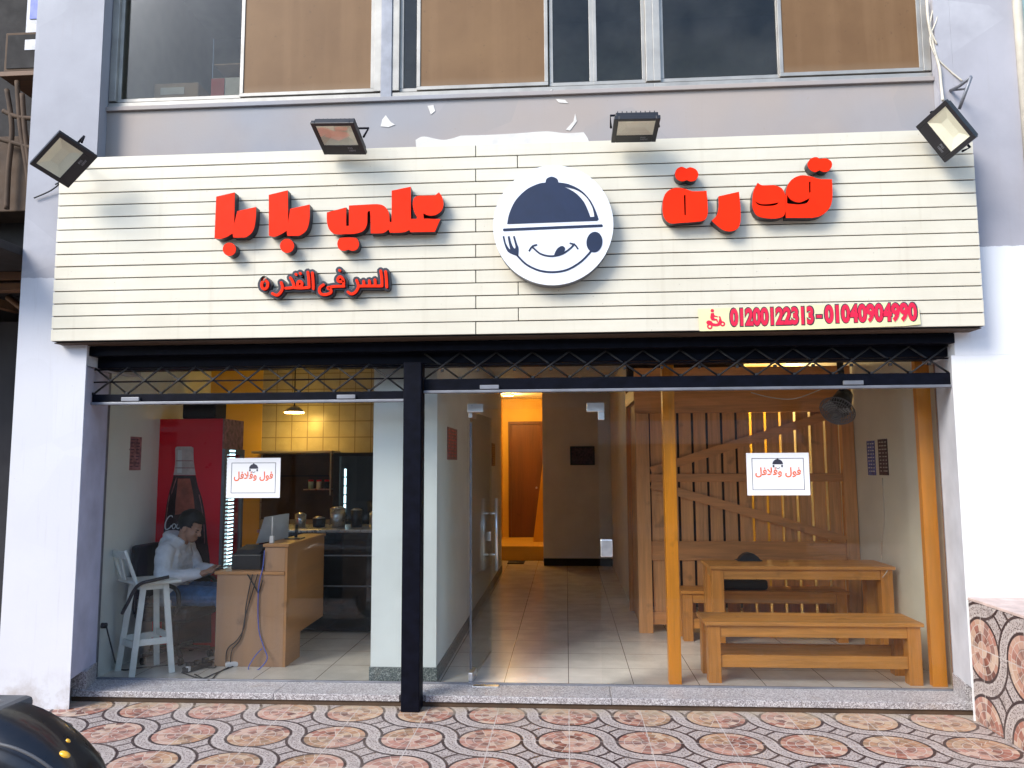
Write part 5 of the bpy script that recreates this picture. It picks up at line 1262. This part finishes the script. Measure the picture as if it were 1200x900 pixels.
# left neighbour: dark deep shop with boards, beams and an air conditioner
ln = empty('neighbour_shop', (-6.5, 1.0, -0.08), 'dark cluttered shop front of the next building on the left', 'building')
b = B().box(-9.5, -4.14, 0.9, 1.2, -0.08, 7.2); b.build('front_wall', M['dark_wall'], ln)
B().box(-9.5, -4.14, 0.55, 0.89, 3.98, 4.70, 0.01).build('board', M['brown_wall'], ln)
B().box(-9.5, -4.14, 0.75, 0.89, 0.0, 3.0, 0.01).build('shade_panel', M['near_black'], ln)  # near-black sheet stands in for the shade inside the open shop front
B().box(-9.5, -4.14, -1.1, 0.89, 3.262, 3.33, 0.006).build('canopy', M['dark_wall'], ln)
B().box(-9.5, -4.14, -0.05, 0.05, 3.19, 3.26, 0.006).build('beam', M['rail_wood'], ln)
B().box(-9.5, -4.14, -0.05, 0.05, 3.10, 3.165, 0.006).build('beam', M['rail_wood'], ln)
for q in range(4): B().box(-4.4-q*0.8, -4.33-q*0.8, 0.051, 0.89, 3.10, 3.18, 0.004, ).build('rafter', M['rail_wood'], ln)
b = B(); b.box(-4.45, -4.15, 0.15, 0.20, 2.96, 3.0); b.tube([(-4.75, 0.2, 3.1), (-4.2, 0.15, 2.7)], 0.03, 8, False); b.build('strut', M['rail_wood'], ln)
wp = [P(33, 25, 0.85), P(50, 8, 0.85)]
w_ = B().box(wp[0].x, wp[0].x+0.5, 0.82, 0.89, wp[0].z-0.15, wp[0].z+0.5, 0.005).build('window', M['alu_dark'], ln)
B().box(wp[0].x+0.04, wp[0].x+0.46, 0.812, 0.818, wp[0].z+0.0, wp[0].z+0.45).build('pane', M['blue_cable'], w_)
ac = empty('air_conditioner', (-5.05, 0.6, 5.2), 'boxed air conditioner unit on the dark wall at far left', 'air conditioner')
A, C = P(3, 84, 0.45), P(47, 36, 0.45)
B().box(A.x, C.x, 0.46, 0.88, A.z, C.z, 0.01).build('case', M['brown_wall'], ac)
B().box(A.x+0.03, C.x-0.03, 0.452, 0.459, A.z+0.03, C.z-0.03).build('grille', M['dark_wall'], ac)
B().box(A.x+0.20, A.x+0.32, 0.448, 0.4515, A.z+0.20, A.z+0.30).build('badge', M['alu_dark'], ac)
B().box(A.x-0.02, C.x+0.02, 0.44, 0.88, A.z-0.05, A.z-0.004, 0.004).build('bracket', M['rail_wood'], ac)
b = B()
for pts in ([(20, 95), (24, 150), (32, 200), (36, 245)], [(8, 105), (14, 150), (10, 200), (8, 245)], [(0, 163), (18, 168), (42, 175)], [(26, 110), (30, 160), (40, 230)], [(4, 130), (20, 137), (40, 139)]): b.tube([P(p[0], p[1], 0.48) for p in pts], 0.022, 8)
tag(b.build('wall_pipes', M['brown_wall']), 'rusty pipes running over the brown board at far left', 'pipes')
t = B().box(-4.60, -4.28, 0.70, 0.745, 1.78, 1.82, 0.005).build('latch_bar', M['pipe_cream']); tag(t, 'short pale bar on the near black panel at far left', 'bar')

# scooter, bottom left
SYc = -3.0
sk = empty('motor_scooter', P(-40, 905, SYc)*1.0, 'glossy black scooter tail with amber indicator parked at the pavement\'s left corner', 'scooter')
prof = [(112, 925), (111, 912), (106, 900), (95, 885), (70, 860), (40, 840), (15, 828.5), (0, 825.5), (-40, 820), (-120, 816), (-220, 822)]
rings = []
bm_ = bmesh.new()
tip = P(prof[0][0], prof[0][1], SYc)
for q, (px, py) in enumerate(prof):
    p_ = P(px, py, SYc); zb = 0.20+0.10*max(0, 1-q/4); wd_ = 0.20*min(1, (0.12+q/5.5))**0.6 if q else 0.03
    zt = max(p_.z, zb+0.02); cz = (zt+zb)/2; hh = (zt-zb)/2
    ring = []
    for a in range(24):
        t_ = 2*math.pi*a/24; cx_, sx_ = math.cos(t_), math.sin(t_)
        e = 0.75
        ring.append(bm_.verts.new((p_.x, SYc+wd_*math.copysign(abs(cx_)**e, cx_), cz+hh*math.copysign(abs(sx_)**e, sx_))))
    rings.append(ring)
for A_, C_ in zip(rings, rings[1:]):
    for a in range(24):
        f = bm_.faces.new((A_[a], A_[(a+1) % 24], C_[(a+1) % 24], C_[a])); f.smooth = True
bm_.faces.new(rings[0]); bm_.faces.new(rings[-1][::-1]); bmesh.ops.recalc_face_normals(bm_, faces=bm_.faces)
bmesh.ops.subdivide_edges(bm_, edges=bm_.edges[:], cuts=1, use_grid_fill=True, smooth=0.6)
for f in bm_.faces: f.smooth = True
b = B(); b._add(bm_); b.build('tail_cowl', M['gloss_black'], sk)
def onc(px, py, off): return P(px, py, SYc-0.20-off)
b = B(); c_ = P(76, 884, SYc-0.165)
b.ball(c_, (0.022, 0.016, 0.010), 16, Matrix.Rotation(R_(25), 4, 'Y')); b.build('indicator', M['amber'], sk)
b = B(); c_ = P(80, 868, SYc-0.10); b.ball(c_, (0.010, 0.009, 0.005), 12, Matrix.Rotation(R_(40), 4, 'Y')); b.build('indicator', M['amber'], sk)
b = B(); b.tube([P(-60, 862, SYc-0.205), P(0, 872, SYc-0.208), P(30, 882, SYc-0.2), P(55, 897, SYc-0.185), P(75, 915, SYc-0.16)], 0.006); b.build('trim_strip', M['seat_grey'], sk)
b = B(); s0 = P(0, 829, SYc); b.box(s0.x-0.75, s0.x+0.045, SYc-0.15, SYc+0.15, s0.z-0.05, s0.z+0.012, 0.025); b.build('seat', M['seat_grey'], sk)
wx = P(40, 940, SYc).x-0.10
w_ = B(); w_.tube([(wx+0.19*math.cos(2*math.pi*q/24), SYc, 0.135+0.19*math.sin(2*math.pi*q/24)) for q in range(25)], 0.05, 10, False)
wh = w_.build('wheel', M['rubber'], sk); B().cyl((wx, SYc-0.03, 0.135), (wx, SYc+0.03, 0.135), 0.14, seg=24).build('rim', M['alu_dark'], wh)
fw = wx-1.25
w_ = B(); w_.tube([(fw+0.19*math.cos(2*math.pi*q/24), SYc, 0.135+0.19*math.sin(2*math.pi*q/24)) for q in range(25)], 0.05, 10, False); wh = w_.build('wheel', M['rubber'], sk)
B().cyl((fw, SYc-0.03, 0.135), (fw, SYc+0.03, 0.135), 0.14, seg=24).build('rim', M['alu_dark'], wh)
b = B(); b.box(fw+0.2, wx-0.1, SYc-0.15, SYc+0.15, 0.14, 0.24, 0.03); b.box(fw+0.12, fw+0.22, SYc-0.2, SYc+0.2, 0.2, 0.85, 0.04, ); b.build('leg_shield', M['gloss_black'], sk)
b = B(); b.tube([(fw, SYc, 0.2), (fw+0.14, SYc, 0.85), (fw+0.17, SYc, 0.98)], 0.025); b.tube([(fw+0.2, SYc-0.32, 1.0), (fw+0.17, SYc, 0.98), (fw+0.2, SYc+0.32, 1.0)], 0.016); b.build('handlebar', M['black_plastic'], sk)

# opposite side of the street (reflected in the glass)
op = empty('opposite_building', (0, -18, -0.06), 'sandy apartment block across the street, behind the viewer', 'building')
B().box(-24, 24, -24, -17, -0.06, 6.0).build('wall', M['opp'], op)
for q in range(12):
    for r in range(2):
        x = -21+q*3.7; z = 0.6+r*2.9
        B().box(x, x+1.7, -17.03, -16.99, z, z+1.7).build('window', M['opp_glass'], op)
b = B()
for r in range(2): b.box(-24, 24, -17.25, -16.98, 2.7+r*2.9, 2.85+r*2.9)
b.build('cornice', M['concrete'], op)
for q in range(7):
    B().box(-12.3+q*3.7, -11.75+q*3.7, -17.08, -17.0, -0.06, 5.9).build('reflected_pilaster', M['chip'], op)  # pale strips added to reflect as light bands in the shop glass
aw = empty('reflected_awning', (3.5, -16.4, 2.3), 'unseen pale awning added across the street for its reflection in the glass', 'awning')  # invented awning, out of view, added for its pale reflection in the panes
B().prism([[(0.5, -17.0, 2.9), (0.5, -15.9, 2.35), (0.5, -15.9, 2.2), (0.5, -17.0, 2.75)]], (6.0, 0, 0)).build('cloth', M['chip'], aw)
for xx in (0.55, 6.4): B().cyl((xx, -15.95, -0.06), (xx, -15.95, 2.22), 0.03).build('pole', M['alu_dark'], aw)
